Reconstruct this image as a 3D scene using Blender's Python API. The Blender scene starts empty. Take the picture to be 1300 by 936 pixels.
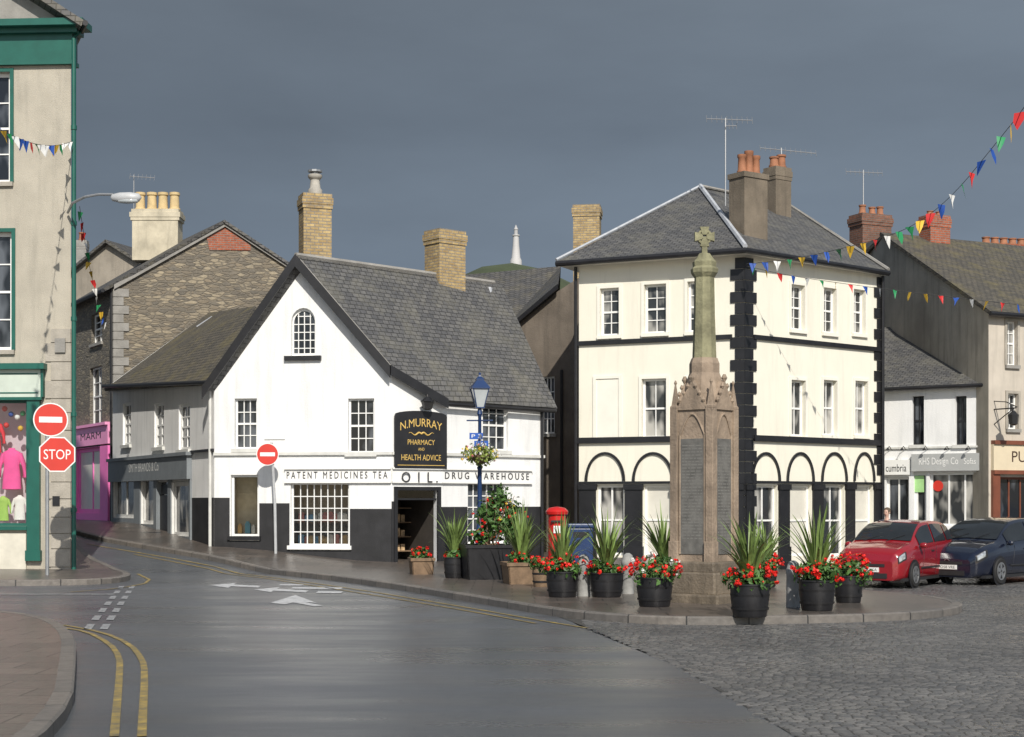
import bpy, bmesh, math, random
from mathutils import Vector, Matrix
from mathutils.geometry import tessellate_polygon
R = math.radians
random.seed(7)
S = bpy.context.scene
COL = S.collection
F = 2000.0; CX = 650.0; HY = 637.0; EYE = 1.75

def sm(a, b, x):
    t = max(0.0, min(1.0, (x - a) / (b - a)))
    return t * t * (3 - 2 * t)
def h(x, y):
    l = .08 * max(0, min(12, y - 38)) * sm(-3, -8, x)
    r = -.35 * sm(4.5, 8.5, x) * sm(26, 36, y)
    return l + r
def P(px, py, d): return Vector(((px - CX) * d / F, d, EYE - (py - HY) * d / F))
def XY(px, d): return Vector(((px - CX) * d / F, d))
def G(px, py, off=0.0):
    def f(d):
        p = P(px, py, d)
        return p.z - h(p.x, p.y) - off
    d = 6.0
    while f(d) > 0 and d < 200: d += .5
    a, b = d - .5, d
    for _ in range(30):
        m = (a + b) / 2
        if f(m) > 0: a = m
        else: b = m
    return P(px, py, a)

# ------------------------------------------------------------------ materials
def nodes(name):
    m = bpy.data.materials.new(name); m.use_nodes = True
    nt = m.node_tree; b = nt.nodes['Principled BSDF']
    return m, nt, b
def N(nt, t, **kw):
    n = nt.nodes.new(t)
    for k, v in kw.items():
        if hasattr(n, k): setattr(n, k, v)
        else: n.inputs[k].default_value = v
    return n
def col4(c, s=1.0): return (max(0, c[0] * s), max(0, c[1] * s), max(0, c[2] * s), 1)
def mixc(nt, fac, a, b, mode='MIX'):
    n = nt.nodes.new('ShaderNodeMix'); n.data_type = 'RGBA'; n.blend_type = mode
    for sock, v in ((n.inputs[0], fac), (n.inputs[6], a), (n.inputs[7], b)):
        if isinstance(v, bpy.types.NodeSocket): nt.links.new(v, sock)
        elif isinstance(v, (int, float)): sock.default_value = v
        else: sock.default_value = v
    return n.outputs[2]
def ramp(nt, v, p0, p1, c0=(0, 0, 0, 1), c1=(1, 1, 1, 1)):
    r = nt.nodes.new('ShaderNodeValToRGB')
    r.color_ramp.elements[0].position = p0; r.color_ramp.elements[1].position = p1
    r.color_ramp.elements[0].color = c0; r.color_ramp.elements[1].color = c1
    nt.links.new(v, r.inputs[0]); return r.outputs[0]
def noise(nt, vec, scale, detail=5, rough=.6):
    n = N(nt, 'ShaderNodeTexNoise'); n.inputs['Scale'].default_value = scale
    n.inputs['Detail'].default_value = detail; n.inputs['Roughness'].default_value = rough
    nt.links.new(vec, n.inputs['Vector']); return n.outputs[0]
def bump(nt, b, hgt, strength, dist):
    n = N(nt, 'ShaderNodeBump'); n.inputs['Strength'].default_value = strength; n.inputs['Distance'].default_value = dist
    nt.links.new(hgt, n.inputs['Height']); nt.links.new(n.outputs[0], b.inputs['Normal'])
def M(name, c, rough=.6, var=.12, vs=3.0, bs=0, bstr=.4, bd=.01, metal=0, streak=0, spec=.5, island=0, coat=0, worn=None, wr=(.38, .62)):
    m, nt, b = nodes(name)
    tc = N(nt, 'ShaderNodeTexCoord'); v = tc.outputs['Object']
    n = noise(nt, v, vs)
    cc = mixc(nt, ramp(nt, n, .3, .7), col4(c, 1 - var), col4(c, 1 + var))
    if streak:
        mp = N(nt, 'ShaderNodeMapping'); mp.inputs['Scale'].default_value = (2.5, 2.5, .25); nt.links.new(v, mp.inputs[0])
        s = noise(nt, mp.outputs[0], 1.6, 7, .65)
        cc = mixc(nt, ramp(nt, s, .5, .78), cc, col4((c[0] * (1 - streak), c[1] * (1 - streak * .97), c[2] * (1 - streak * .95))))
    if island:
        g = N(nt, 'ShaderNodeNewGeometry')
        cc = mixc(nt, g.outputs['Random Per Island'], mixc(nt, 1.0, cc, (1 - island,) * 3 + (1,), 'MULTIPLY'), mixc(nt, 1.0, cc, (1 + island,) * 3 + (1,), 'MULTIPLY'))
    if worn:
        cc = mixc(nt, ramp(nt, noise(nt, v, 5, 8, .75), wr[0], wr[1]), cc, col4(worn))
    nt.links.new(cc, b.inputs['Base Color'])
    b.inputs['Roughness'].default_value = rough; b.inputs['Metallic'].default_value = metal
    b.inputs['Specular IOR Level'].default_value = spec
    b.inputs['Coat Weight'].default_value = coat
    if bs: bump(nt, b, noise(nt, v, bs, 4), bstr, bd)
    return m
def MBrick(name, c1, c2, mortar, w, hh, ms, rough=.8, moss=None, mossamt=.5, slate=False, bd=.012):
    m, nt, b = nodes(name)
    uv = N(nt, 'ShaderNodeUVMap').outputs[0]
    tc = N(nt, 'ShaderNodeTexCoord').outputs['Object']
    bt = N(nt, 'ShaderNodeTexBrick'); nt.links.new(uv, bt.inputs['Vector'])
    bt.inputs['Scale'].default_value = 1; bt.inputs['Brick Width'].default_value = w; bt.inputs['Row Height'].default_value = hh
    bt.inputs['Mortar Size'].default_value = ms; bt.inputs['Mortar Smooth'].default_value = .2
    bt.inputs['Color1'].default_value = col4(c1); bt.inputs['Color2'].default_value = col4(c2); bt.inputs['Mortar'].default_value = col4(mortar)
    cc = bt.outputs['Color']
    n = noise(nt, tc, 1.3, 7, .7)
    cc = mixc(nt, .55, cc, ramp(nt, noise(nt, tc, 9, 5), .25, .75, (.45, .45, .45, 1), (1.3, 1.3, 1.3, 1)), 'MULTIPLY')
    if moss: cc = mixc(nt, mixc(nt, 1.0, ramp(nt, n, .48, .72), (mossamt,) * 3 + (1,), 'MULTIPLY'), cc, col4(moss))
    nt.links.new(cc, b.inputs['Base Color']); b.inputs['Roughness'].default_value = rough
    inv = N(nt, 'ShaderNodeMath', operation='SUBTRACT'); inv.inputs[0].default_value = 1; nt.links.new(bt.outputs['Fac'], inv.inputs[1])
    hgt = inv.outputs[0]
    if slate:
        sx = N(nt, 'ShaderNodeSeparateXYZ'); nt.links.new(uv, sx.inputs[0])
        dv = N(nt, 'ShaderNodeMath', operation='DIVIDE'); nt.links.new(sx.outputs[1], dv.inputs[0]); dv.inputs[1].default_value = hh
        fr = N(nt, 'ShaderNodeMath', operation='FRACT'); nt.links.new(dv.outputs[0], fr.inputs[0])
        ad = N(nt, 'ShaderNodeMath', operation='SUBTRACT'); nt.links.new(hgt, ad.inputs[0]); nt.links.new(fr.outputs[0], ad.inputs[1])
        hgt = ad.outputs[0]
    ad2 = N(nt, 'ShaderNodeMath', operation='ADD'); nt.links.new(hgt, ad2.inputs[0]); nt.links.new(noise(nt, tc, 14, 4), ad2.inputs[1])
    bump(nt, b, ad2.outputs[0], .6, bd)
    return m
def MRubble(name, c1, c2, c3, mortar, sx=2.4, sy=5.0):
    m, nt, b = nodes(name)
    uv = N(nt, 'ShaderNodeUVMap').outputs[0]
    mp = N(nt, 'ShaderNodeMapping'); mp.inputs['Scale'].default_value = (sx, sy, 1); nt.links.new(uv, mp.inputs[0])
    nz = N(nt, 'ShaderNodeTexNoise'); nz.inputs['Scale'].default_value = 3; nt.links.new(uv, nz.inputs['Vector'])
    wv = mixc(nt, .1, mp.outputs[0], nz.outputs[1], 'LINEAR_LIGHT')
    v1 = N(nt, 'ShaderNodeTexVoronoi'); v1.inputs['Scale'].default_value = 1; nt.links.new(wv, v1.inputs['Vector'])
    v2 = N(nt, 'ShaderNodeTexVoronoi', feature='DISTANCE_TO_EDGE'); v2.inputs['Scale'].default_value = 1; nt.links.new(wv, v2.inputs['Vector'])
    sc = N(nt, 'ShaderNodeSeparateColor'); nt.links.new(v1.outputs['Color'], sc.inputs[0])
    cc = mixc(nt, sc.outputs[0], col4(c1), col4(c2)); cc = mixc(nt, ramp(nt, sc.outputs[1], .6, .8), cc, col4(c3))
    cc = mixc(nt, .5, cc, ramp(nt, noise(nt, uv, 12), .3, .7, (.5, .5, .5, 1), (1.2, 1.2, 1.2, 1)), 'MULTIPLY')
    cc = mixc(nt, .6, cc, ramp(nt, noise(nt, uv, .7, 5), .3, .7, (.6, .6, .62, 1), (1.3, 1.25, 1.15, 1)), 'MULTIPLY')
    e = ramp(nt, v2.outputs[0], .02, .12)
    nt.links.new(mixc(nt, e, col4(mortar), cc), b.inputs['Base Color']); b.inputs['Roughness'].default_value = .9
    bump(nt, b, e, .7, .03)
    return m
def MGlass(name, dark, light, rough=.04):
    m, nt, b = nodes(name)
    tc = N(nt, 'ShaderNodeTexCoord').outputs['Object']
    mp = N(nt, 'ShaderNodeMapping'); mp.inputs['Scale'].default_value = (1.6, 1.6, .7); nt.links.new(tc, mp.inputs[0])
    nt.links.new(mixc(nt, ramp(nt, noise(nt, mp.outputs[0], 1.3, 2), .45, .62), col4(dark), col4(light)), b.inputs['Base Color'])  # lighter noise patches painted in for curtains and reflections
    b.inputs['Roughness'].default_value = rough
    bump(nt, b, noise(nt, tc, 1.5, 1), .12, .02)
    return m
def MClear(name):
    m = bpy.data.materials.new(name); m.use_nodes = True; nt = m.node_tree; nt.nodes.clear()
    o = N(nt, 'ShaderNodeOutputMaterial'); t = N(nt, 'ShaderNodeBsdfTransparent'); t.inputs[0].default_value = (.95, .97, .97, 1)
    g = N(nt, 'ShaderNodeBsdfGlossy'); g.inputs['Roughness'].default_value = .03
    lw = N(nt, 'ShaderNodeFresnel'); lw.inputs[0].default_value = 1.5
    ml = N(nt, 'ShaderNodeMath', operation='MULTIPLY_ADD'); nt.links.new(lw.outputs[0], ml.inputs[0]); ml.inputs[1].default_value = 1.0; ml.inputs[2].default_value = .02
    mx = N(nt, 'ShaderNodeMixShader'); nt.links.new(ml.outputs[0], mx.inputs[0]); nt.links.new(t.outputs[0], mx.inputs[1]); nt.links.new(g.outputs[0], mx.inputs[2])
    nt.links.new(mx.outputs[0], o.inputs[0]); return m

white = M('white_render', (.76, .765, .76), .75, .05, 1.0, 26, .45, .014, streak=.22)
wing_white = M('aged_white_render', (.80, .80, .79), .8, .06, 1.2, 30, .4, .012, streak=.24)
cream = M('cream_render', (.775, .745, .635), .75, .03, 1.0, 30, .25, .008, streak=.13)
creamtrim = M('cream_trim', (.78, .755, .67), .65, .04, 2)
blackp = M('black_paint', (.014, .014, .016), .45, .3, 3)
letterM = M('lettering_grey', (.045, .045, .048), .6, .2, 6)
blackr = M('black_render', (.018, .018, .02), .6, .4, 2, 30, .3, .01, streak=.3)
whitep = M('white_paint', (.78, .78, .76), .45, .05, 3)
dirtywhite = M('old_white_paint', (.6, .6, .57), .55, .12, 4)
brownr = M('brown_render', (.15, .125, .10), .9, .3, .9, 22, .5, .02, streak=.4)
tanr = M('tan_render', (.30, .265, .215), .9, .22, .7, 22, .5, .02, streak=.35)
stackr = M('brown_stack_render', (.17, .14, .105), .9, .25, 1.5, 22, .5, .02, streak=.35)
rough_cream = M('roughcast_cream', (.43, .395, .325), .9, .12, 1.2, 60, .7, .02, streak=.22)
stone_lt = M('dressed_stone', (.36, .33, .28), .85, .2, 2.2, 25, .6, .02, streak=.2)
stone_gr = M('grey_stone', (.27, .26, .24), .85, .2, 2.2, 25, .6, .02)
sand = M('weathered_sandstone', (.30, .232, .172), .88, .34, 2.6, 22, .7, .02, streak=.55)
sand2 = M('lichened_sandstone', (.235, .225, .135), .88, .34, 3.0, 22, .7, .02, streak=.5)
sand3 = M('wet_sandstone', (.165, .135, .10), .5, .35, 3.0, 22, .7, .02, streak=.5)
plaqueM = M('slate_plaque', (.145, .14, .128), .5, .38, 5, 60, .5, .006, streak=.3)
greenp = M('dark_green_paint', (.012, .10, .075), .4, .12, 3)
pinkp = M('pink_paint', (.84, .19, .50), .5, .05, 3)
greyp = M('grey_shop_paint', (.19, .21, .225), .5, .12, 3)
greylt = M('grey_fascia', (.38, .39, .385), .5, .06, 3)
brownp = M('brown_shop_paint', (.17, .055, .03), .45, .2, 3)
darkbrown = M('dark_brown_paint', (.06, .03, .02), .45, .2, 3)
beigep = M('beige_fascia', (.62, .53, .38), .6, .05, 3)
lead = M('lead_flashing', (.42, .44, .47), .5, .2, 4)
slate = MBrick('slate_roof', (.130, .128, .125), (.082, .083, .087), (.026, .026, .026), .22, .145, .012, .66, (.19, .18, .14), .5, True, .016)
slate2 = MBrick('dark_slate_roof', (.11, .105, .10), (.07, .07, .072), (.024, .024, .024), .23, .15, .013, .7, (.16, .14, .085), .6, True, .016)
slate3 = MBrick('mossy_slate_roof', (.125, .11, .085), (.078, .072, .06), (.024, .024, .024), .22, .15, .013, .76, (.16, .135, .06), .8, True, .016)
ybrick = MBrick('yellow_brick', (.50, .37, .17), (.36, .25, .11), (.26, .23, .19), .23, .085, .012, .85, (.14, .11, .08), .55)
rbrick = MBrick('red_brick', (.40, .11, .05), (.30, .08, .04), (.25, .2, .17), .22, .08, .012, .85, (.16, .07, .05), .4)
dbrick = MBrick('sooty_red_brick', (.24, .10, .06), (.16, .075, .05), (.17, .14, .12), .22, .08, .012, .85, (.09, .06, .045), .5)
rubble = MRubble('rubble_stone', (.25, .21, .155), (.15, .138, .118), (.33, .285, .21), (.17, .15, .12), 3.2, 10.5)
rubble_shade = MRubble('shaded_rubble_stone', (.20, .18, .15), (.14, .13, .115), (.25, .22, .17), (.13, .12, .10), 3.2, 10.5)  # same rubble, darkened to paint the street wall's shade into its colour
terr = M('terracotta', (.29, .125, .065), .8, .25, 4)
ypot = M('buff_pot', (.55, .42, .22), .8, .15, 4)
gpot = M('grey_pot', (.36, .34, .3), .85, .2, 4)
glass = MGlass('window_glass', (.012, .014, .018), (.10, .11, .125))
glassc = MGlass('curtain_reflection_glass', (.03, .033, .036), (.42, .41, .38), .08)  # pale patches stand for curtains and for reflections painted into the colour
blindM = M('pale_blind', (.62, .60, .53), .35, .08, 2)
clear = MClear('clear_glass')
dark_in = M('dark_interior', (.05, .042, .035), .9, .3, 2)
stock_in = M('shop_stock_interior', (.26, .22, .17), .9, .45, 5)
warm_in = M('warm_interior', (.46, .38, .25), .9, .3, 2)
bluep = M('blue_paint', (.012, .035, .11), .4, .1, 4)
signblue = M('sign_blue', (.01, .08, .38), .4, .03)
redp = M('post_office_red', (.50, .014, .012), .35, .06, 4, coat=.3)
signred = M('sign_red', (.56, .035, .022), .45, .05)
signwhite = M('sign_white', (.76, .76, .74), .45, .03)
galv = M('galvanised_steel', (.35, .36, .37), .45, .1, 8, metal=.6)
gold = M('gold_lettering', (.62, .42, .12), .4, .05)
tubM = M('black_tub', (.016, .016, .018), .4, .3, 6)
woodM = M('weathered_wood', (.19, .125, .075), .8, .3, 6, 20, .4, .01)
soilM = M('soil', (.03, .02, .013), .95, .3, 9)
bladeM = M('spiky_leaf', (.15, .22, .06), .45, .25, 3, island=.5)
leafM = M('geranium_leaf', (.05, .115, .022), .55, .25, 5, island=.45)
leafY = M('trailing_leaf', (.17, .22, .04), .55, .25, 5, island=.4)
flowR = M('red_petal', (.74, .018, .012), .55, .15, 9, island=.25)
flowW = M('white_petal', (.8, .78, .74), .55, .05, 9)
flowY = M('yellow_petal', (.75, .55, .05), .55, .1, 9)
flowPk = M('pink_petal', (.75, .25, .35), .55, .1, 9)
tyreM = M('tyre_rubber', (.014, .014, .014), .75, .2, 9)
rimM = M('alloy_rim', (.45, .46, .47), .3, .06, 4, metal=.8)
carred = M('red_car_paint', (.25, .008, .014), .22, .03, 2, coat=1)
carblk = M('navy_car_paint', (.008, .011, .024), .2, .05, 2, coat=1)
carglass = M('car_glass', (.018, .021, .024), .04, .2, 1.5)
lampgl = M('headlamp_lens', (.40, .42, .44), .06, .5, 14, coat=.9, metal=.3)
yplate = M('plate_white', (.75, .75, .72), .4, .02)
trimM = M('black_plastic', (.02, .02, .021), .55, .2, 9)
lampglass = M('lantern_glass', (.42, .45, .46), .15, .1, 3)
bollM = M('bollard_stone', (.30, .30, .29), .85, .2, 6, 30, .4, .01)
yellowpaint = M('yellow_line_paint', (.40, .285, .07), .55, .25, 3, worn=(.13, .115, .08))
roadwhite = M('road_white_paint', (.42, .43, .44), .5, .3, 2.5, worn=(.115, .12, .125))
arrowwhite = M('road_arrow_paint', (.52, .53, .54), .5, .2, 2.5, worn=(.17, .175, .18), wr=(.48, .66))
cable = M('cable', (.05, .05, .05), .7, .1)
FL = [M('pennant_' + n, c, .6, .06, 6) for n, c in (('red', (.60, .03, .03)), ('blue', (.015, .07, .33)), ('white', (.75, .75, .73)), ('green', (.02, .25, .09)), ('yellow', (.70, .44, .04)))]
grassM = M('hill_grass', (.055, .072, .034), .95, .3, .02, .1, .5, .5)

def road_mat():
    m, nt, b = nodes('wet_asphalt')
    tc = N(nt, 'ShaderNodeTexCoord').outputs['Object']
    big = noise(nt, tc, .22, 5, .6); fine = noise(nt, tc, 60, 3)
    mp = N(nt, 'ShaderNodeMapping'); mp.inputs['Scale'].default_value = (.3, 1.0, 1); mp.inputs['Rotation'].default_value = (0, 0, R(24)); nt.links.new(tc, mp.inputs[0])
    tr = noise(nt, mp.outputs[0], .8, 6, .62)
    cc = mixc(nt, ramp(nt, big, .35, .65), (.070, .076, .085, 1), (.100, .106, .117, 1))
    cc = mixc(nt, .75, cc, ramp(nt, fine, .2, .8, (.4, .4, .4, 1), (1.6, 1.6, 1.6, 1)), 'MULTIPLY')
    cc = mixc(nt, .55, cc, ramp(nt, tr, .3, .7, (.65, .65, .65, 1), (1.3, 1.3, 1.3, 1)), 'MULTIPLY')
    nt.links.new(cc, b.inputs['Base Color'])
    rr = N(nt, 'ShaderNodeMapRange'); nt.links.new(tr, rr.inputs[0])
    rr.inputs[1].default_value = .35; rr.inputs[2].default_value = .65; rr.inputs[3].default_value = .24; rr.inputs[4].default_value = .46
    nt.links.new(rr.outputs[0], b.inputs['Roughness'])
    bump(nt, b, noise(nt, tc, 45, 4), .5, .007)
    return m
asphalt = road_mat()
def sett_mat():
    m, nt, b = nodes('wet_setts')
    tc = N(nt, 'ShaderNodeTexCoord').outputs['Object']
    g = N(nt, 'ShaderNodeNewGeometry').outputs['Random Per Island']
    cc = mixc(nt, g, (.078, .079, .081, 1), (.150, .145, .139, 1))
    cc = mixc(nt, .4, cc, ramp(nt, noise(nt, tc, 25, 4), .3, .7, (.6, .6, .6, 1), (1.3, 1.3, 1.3, 1)), 'MULTIPLY')
    cc = mixc(nt, .6, cc, ramp(nt, noise(nt, tc, .5, 4), .3, .7, (.6, .6, .6, 1), (1.25, 1.25, 1.25, 1)), 'MULTIPLY')
    nt.links.new(cc, b.inputs['Base Color'])
    rr = N(nt, 'ShaderNodeMapRange'); nt.links.new(noise(nt, tc, .6, 4), rr.inputs[0])
    rr.inputs[1].default_value = .35; rr.inputs[2].default_value = .65; rr.inputs[3].default_value = .22; rr.inputs[4].default_value = .5
    nt.links.new(rr.outputs[0], b.inputs['Roughness'])
    bump(nt, b, noise(nt, tc, 30, 4), .4, .008)
    return m
setts = sett_mat()
joint = M('sett_joints', (.060, .057, .052), .7, .3, 8, 30, .5, .01)
flags = MBrick('wet_flagstones', (.135, .112, .096), (.085, .075, .066), (.035, .031, .028), .75, .55, .012, .32, (.06, .054, .048), .5)
kerbM = MBrick('kerb_stone', (.19, .17, .15), (.14, .13, .12), (.03, .03, .03), .9, 2.0, .012, .5)

# ------------------------------------------------------------------ mesh helpers
class MB:
    def __init__(s): s.v = []; s.f = []
    def add(s, vs, fs):
        o = len(s.v); s.v += [Vector(v) for v in vs]; s.f += [tuple(i + o for i in f) for f in fs]; return s
    def poly(s, pts): return s.add(pts, [tuple(range(len(pts)))])
    def obox(s, o, a, b, c):
        o, a, b, c = Vector(o), Vector(a), Vector(b), Vector(c)
        return s.add([o, o + a, o + a + b, o + b, o + c, o + a + c, o + a + b + c, o + b + c],
                     [(0, 3, 2, 1), (4, 5, 6, 7), (0, 1, 5, 4), (1, 2, 6, 5), (2, 3, 7, 6), (3, 0, 4, 7)])
    def box(s, x0, y0, z0, x1, y1, z1): return s.obox((x0, y0, z0), (x1 - x0, 0, 0), (0, y1 - y0, 0), (0, 0, z1 - z0))
    def prism(s, pts, off):
        n = len(pts); off = Vector(off); a = [Vector(p) for p in pts]
        return s.add(a + [p + off for p in a], [tuple(range(n)), tuple(range(2 * n - 1, n - 1, -1))] + [(i, (i + 1) % n, n + (i + 1) % n, n + i) for i in range(n)])
    def lathe(s, prof, c=(0, 0, 0), n=16, ph=0.0, sx=1, sy=1):
        c = Vector(c); vs = []; fs = []
        for r, z in prof:
            for k in range(n):
                a = ph + 2 * math.pi * k / n
                vs.append(c + Vector((r * math.cos(a) * sx, r * math.sin(a) * sy, z)))
        m = len(prof)
        for j in range(m - 1):
            for k in range(n): fs.append((j * n + k, j * n + (k + 1) % n, (j + 1) * n + (k + 1) % n, (j + 1) * n + k))
        fs.append(tuple(range(n - 1, -1, -1))); fs.append(tuple(range((m - 1) * n, m * n)))
        return s.add(vs, fs)
    def tube(s, path, r, n=8):
        pts = [Vector(p) for p in path]; vs = []; fs = []
        rs = r if isinstance(r, (list, tuple)) else [r] * len(pts)
        for i, p in enumerate(pts):
            t = (pts[min(i + 1, len(pts) - 1)] - pts[max(i - 1, 0)]).normalized()
            u = t.cross(Vector((0, 0, 1)))
            if u.length < .05: u = t.cross(Vector((0, 1, 0)))
            u.normalize(); w = t.cross(u)
            for k in range(n):
                a = 2 * math.pi * k / n
                vs.append(p + (u * math.cos(a) + w * math.sin(a)) * rs[i])
        for i in range(len(pts) - 1):
            for k in range(n): fs.append((i * n + k, i * n + (k + 1) % n, (i + 1) * n + (k + 1) % n, (i + 1) * n + k))
        fs.append(tuple(range(n))); fs.append(tuple(range((len(pts) - 1) * n, len(pts) * n)))
        return s.add(vs, fs)
    def roof(s, pts, t=.07):
        a = [Vector(p) for p in pts]; n = (a[1] - a[0]).cross(a[2] - a[0]).normalized()
        if n.z < 0: n = -n
        return s.prism([p for p in a], -n * t)

WL = {}
def mesh(name, mb, mat, off, smooth=False):
    me = bpy.data.meshes.new(name)
    me.from_pydata([v - off for v in mb.v], [], mb.f); me.update()
    uv = me.uv_layers.new(name='UVMap')
    for p in me.polygons:
        n = p.normal
        if abs(n.z) > .995: t = Vector((1, 0, 0))
        else: t = Vector((0, 0, 1)).cross(n).normalized()
        b = n.cross(t)
        for li in p.loop_indices:
            co = me.vertices[me.loops[li].vertex_index].co + off
            uv.data[li].uv = (co.dot(t), co.dot(b))
        p.use_smooth = smooth
    if mat: me.materials.append(mat)
    return me
def tag(o, label=None, cat=None, group=None, kind=None):
    for k, v in (('label', label), ('category', cat), ('group', group), ('kind', kind)):
        if v: o[k] = v
    return o
def obj(name, mb, mat, parent=None, label=None, smooth=False, local=False):
    if parent is not None: off = Vector((0, 0, 0)) if local else WL[parent.name]
    else:
        xs = [v.x for v in mb.v]; ys = [v.y for v in mb.v]; zs = [v.z for v in mb.v]
        off = Vector(((min(xs) + max(xs)) / 2, (min(ys) + max(ys)) / 2, min(zs)))
    o = bpy.data.objects.new(name, mesh(name, mb, mat, off, smooth)); COL.objects.link(o)
    if parent is not None: o.parent = parent; WL[o.name] = Vector(off)
    else: o.location = off; WL[o.name] = Vector(off)
    if label: o['label'] = label
    return o
def smoothang(o, ang=40):
    for p in o.data.polygons: p.use_smooth = True
    try: o.data.set_sharp_from_angle(angle=R(ang))
    except Exception: pass
    return o
def thing(name, label, cat, loc, group=None, rz=0):
    o = bpy.data.objects.new(name, None); COL.objects.link(o); o.location = Vector(loc); o.rotation_euler = (0, 0, rz)
    o.empty_display_size = .3
    WL[o.name] = Vector(loc); return tag(o, label, cat, group)
def struct(name, mb, mat): return tag(obj(name, mb, mat), kind='structure')

class Fac:
    def __init__(s, A, B):
        s.A = Vector((A[0], A[1])); s.B = Vector((B[0], B[1])); s.L = (s.B - s.A).length
        s.u = (s.B - s.A).normalized(); s.n = Vector((s.u.y, -s.u.x))
        s.u3 = Vector((s.u.x, s.u.y, 0)); s.n3 = Vector((s.n.x, s.n.y, 0))
    def P(s, u, z, w=0.0):
        q = s.A + s.u * u + s.n * w; return Vector((q.x, q.y, z))
    def hit(s, px, py):
        dx = (px - CX) / F; d = Vector((dx, 1.0))
        t = s.A.dot(s.n) / d.dot(s.n)
        q = d * t
        return ((q - s.A).dot(s.u), EYE - (py - HY) * t / F)
    def rect(s, x0, y0, x1, y1):
        a = s.hit(x0, (y0 + y1) / 2)[0]; b = s.hit(x1, 0)[0]
        zt = s.hit((x0 + x1) / 2, y0)[1]; zb = s.hit((x0 + x1) / 2, y1)[1]
        return (a, zb, b, zt)
    def box(s, mb, u0, z0, u1, z1, w0, w1):
        mb.obox(s.P(u0, z0, w0), s.u3 * (u1 - u0), s.n3 * (w1 - w0), (0, 0, z1 - z0)); return mb
def rpts(r): u0, z0, u1, z1 = r; return [(u0, z0), (u1, z0), (u1, z1), (u0, z1)]
def wall(mb, fa, outline, holes=(), rev=.14):
    polys = [[Vector((a, b, 0)) for a, b in outline]] + [[Vector((a, b, 0)) for a, b in hh] for hh in holes]
    flat = [p for pl in polys for p in pl]
    tris = tessellate_polygon(polys)
    mb.add([fa.P(p.x, p.y) for p in flat], [tuple(t) for t in tris])
    for hh in holes:
        n = len(hh)
        for i in range(n):
            a, b = hh[i], hh[(i + 1) % n]
            mb.poly([fa.P(a[0], a[1]), fa.P(b[0], b[1]), fa.P(b[0], b[1], -rev), fa.P(a[0], a[1], -rev)])
    return mb
def win(fa, r, par, cols=2, rows=4, fm=whitep, gm=glass, rev=.14, fw=.05, bw=.022, sash=True, sill=None, surround=None, name='window', label=None, liner=None):
    u0, z0, u1, z1 = r; mb = MB(); w0, w1 = -rev - .03, -rev + .035
    fa.box(mb, u0, z0, u0 + fw, z1, w0, w1); fa.box(mb, u1 - fw, z0, u1, z1, w0, w1)
    fa.box(mb, u0 + fw, z0, u1 - fw, z0 + fw, w0, w1 - .002); fa.box(mb, u0 + fw, z1 - fw, u1 - fw, z1, w0, w1 - .002)
    for i in range(1, cols):
        c = u0 + fw + (u1 - u0 - 2 * fw) * i / cols; fa.box(mb, c - bw / 2, z0 + fw, c + bw / 2, z1 - fw, w0 + .01, w1 - .015)
    for i in range(1, rows):
        c = z0 + fw + (z1 - z0 - 2 * fw) * i / rows
        t = bw if not (sash and i * 2 == rows) else .055
        fa.box(mb, u0 + fw, c - t / 2, u1 - fw, c + t / 2, w0 + .012, w1 - (.012 if t == bw else .006))
    o = obj(name, mb, fm, par, label)
    p = MB().poly([fa.P(u0 + .01, z0 + .01, w0 + .022), fa.P(u1 - .01, z0 + .01, w0 + .022), fa.P(u1 - .01, z1 - .01, w0 + .022), fa.P(u0 + .01, z1 - .01, w0 + .022)])
    obj('pane', p, gm, o)
    if sill: obj('sill', fa.box(MB(), u0 - .08, z0 - .10, u1 + .08, z0 + .004, -rev + .03, .08), sill, o)
    if surround:
        m = MB(); t = .09
        fa.box(m, u0 - t, z0 + .006, u0 - .002, z1 + t, .001, .035); fa.box(m, u1 + .002, z0 + .006, u1 + t, z1 + t, .001, .035); fa.box(m, u0 - .002, z1 + .002, u1 + .002, z1 + t, .001, .033)
        obj('surround', m, surround, o)
    if liner:
        m = MB(); t = .02; w0 = -rev + .036
        fa.box(m, u0 + .001, z0 + .001, u0 + t, z1 - .001, w0, .03); fa.box(m, u1 - t, z0 + .001, u1 - .001, z1 - .001, w0, .03); fa.box(m, u0 + t, z1 - t, u1 - t, z1 - .001, w0, .028); fa.box(m, u0 + t, z0 + .001, u1 - t, z0 + t, w0, .028)
        obj('lining', m, liner, o)
    return o
def room(fa, r, par, mat, depth=1.1, rev=.18):
    u0, z0, u1, z1 = r; e = .02; m = MB(); a, b = -rev, -depth
    u0 -= e; u1 += e; z0 -= e; z1 += e
    q = lambda u, z, w: fa.P(u, z, w)
    m.poly([q(u0, z0, b), q(u1, z0, b), q(u1, z1, b), q(u0, z1, b)])
    m.poly([q(u0, z0, a), q(u0, z0, b), q(u0, z1, b), q(u0, z1, a)]); m.poly([q(u1, z0, a), q(u1, z0, b), q(u1, z1, b), q(u1, z1, a)])
    m.poly([q(u0, z0, a), q(u1, z0, a), q(u1, z0, b), q(u0, z0, b)]); m.poly([q(u0, z1, a), q(u1, z1, a), q(u1, z1, b), q(u0, z1, b)])
    return obj('shop_interior', m, mat, par)
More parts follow.
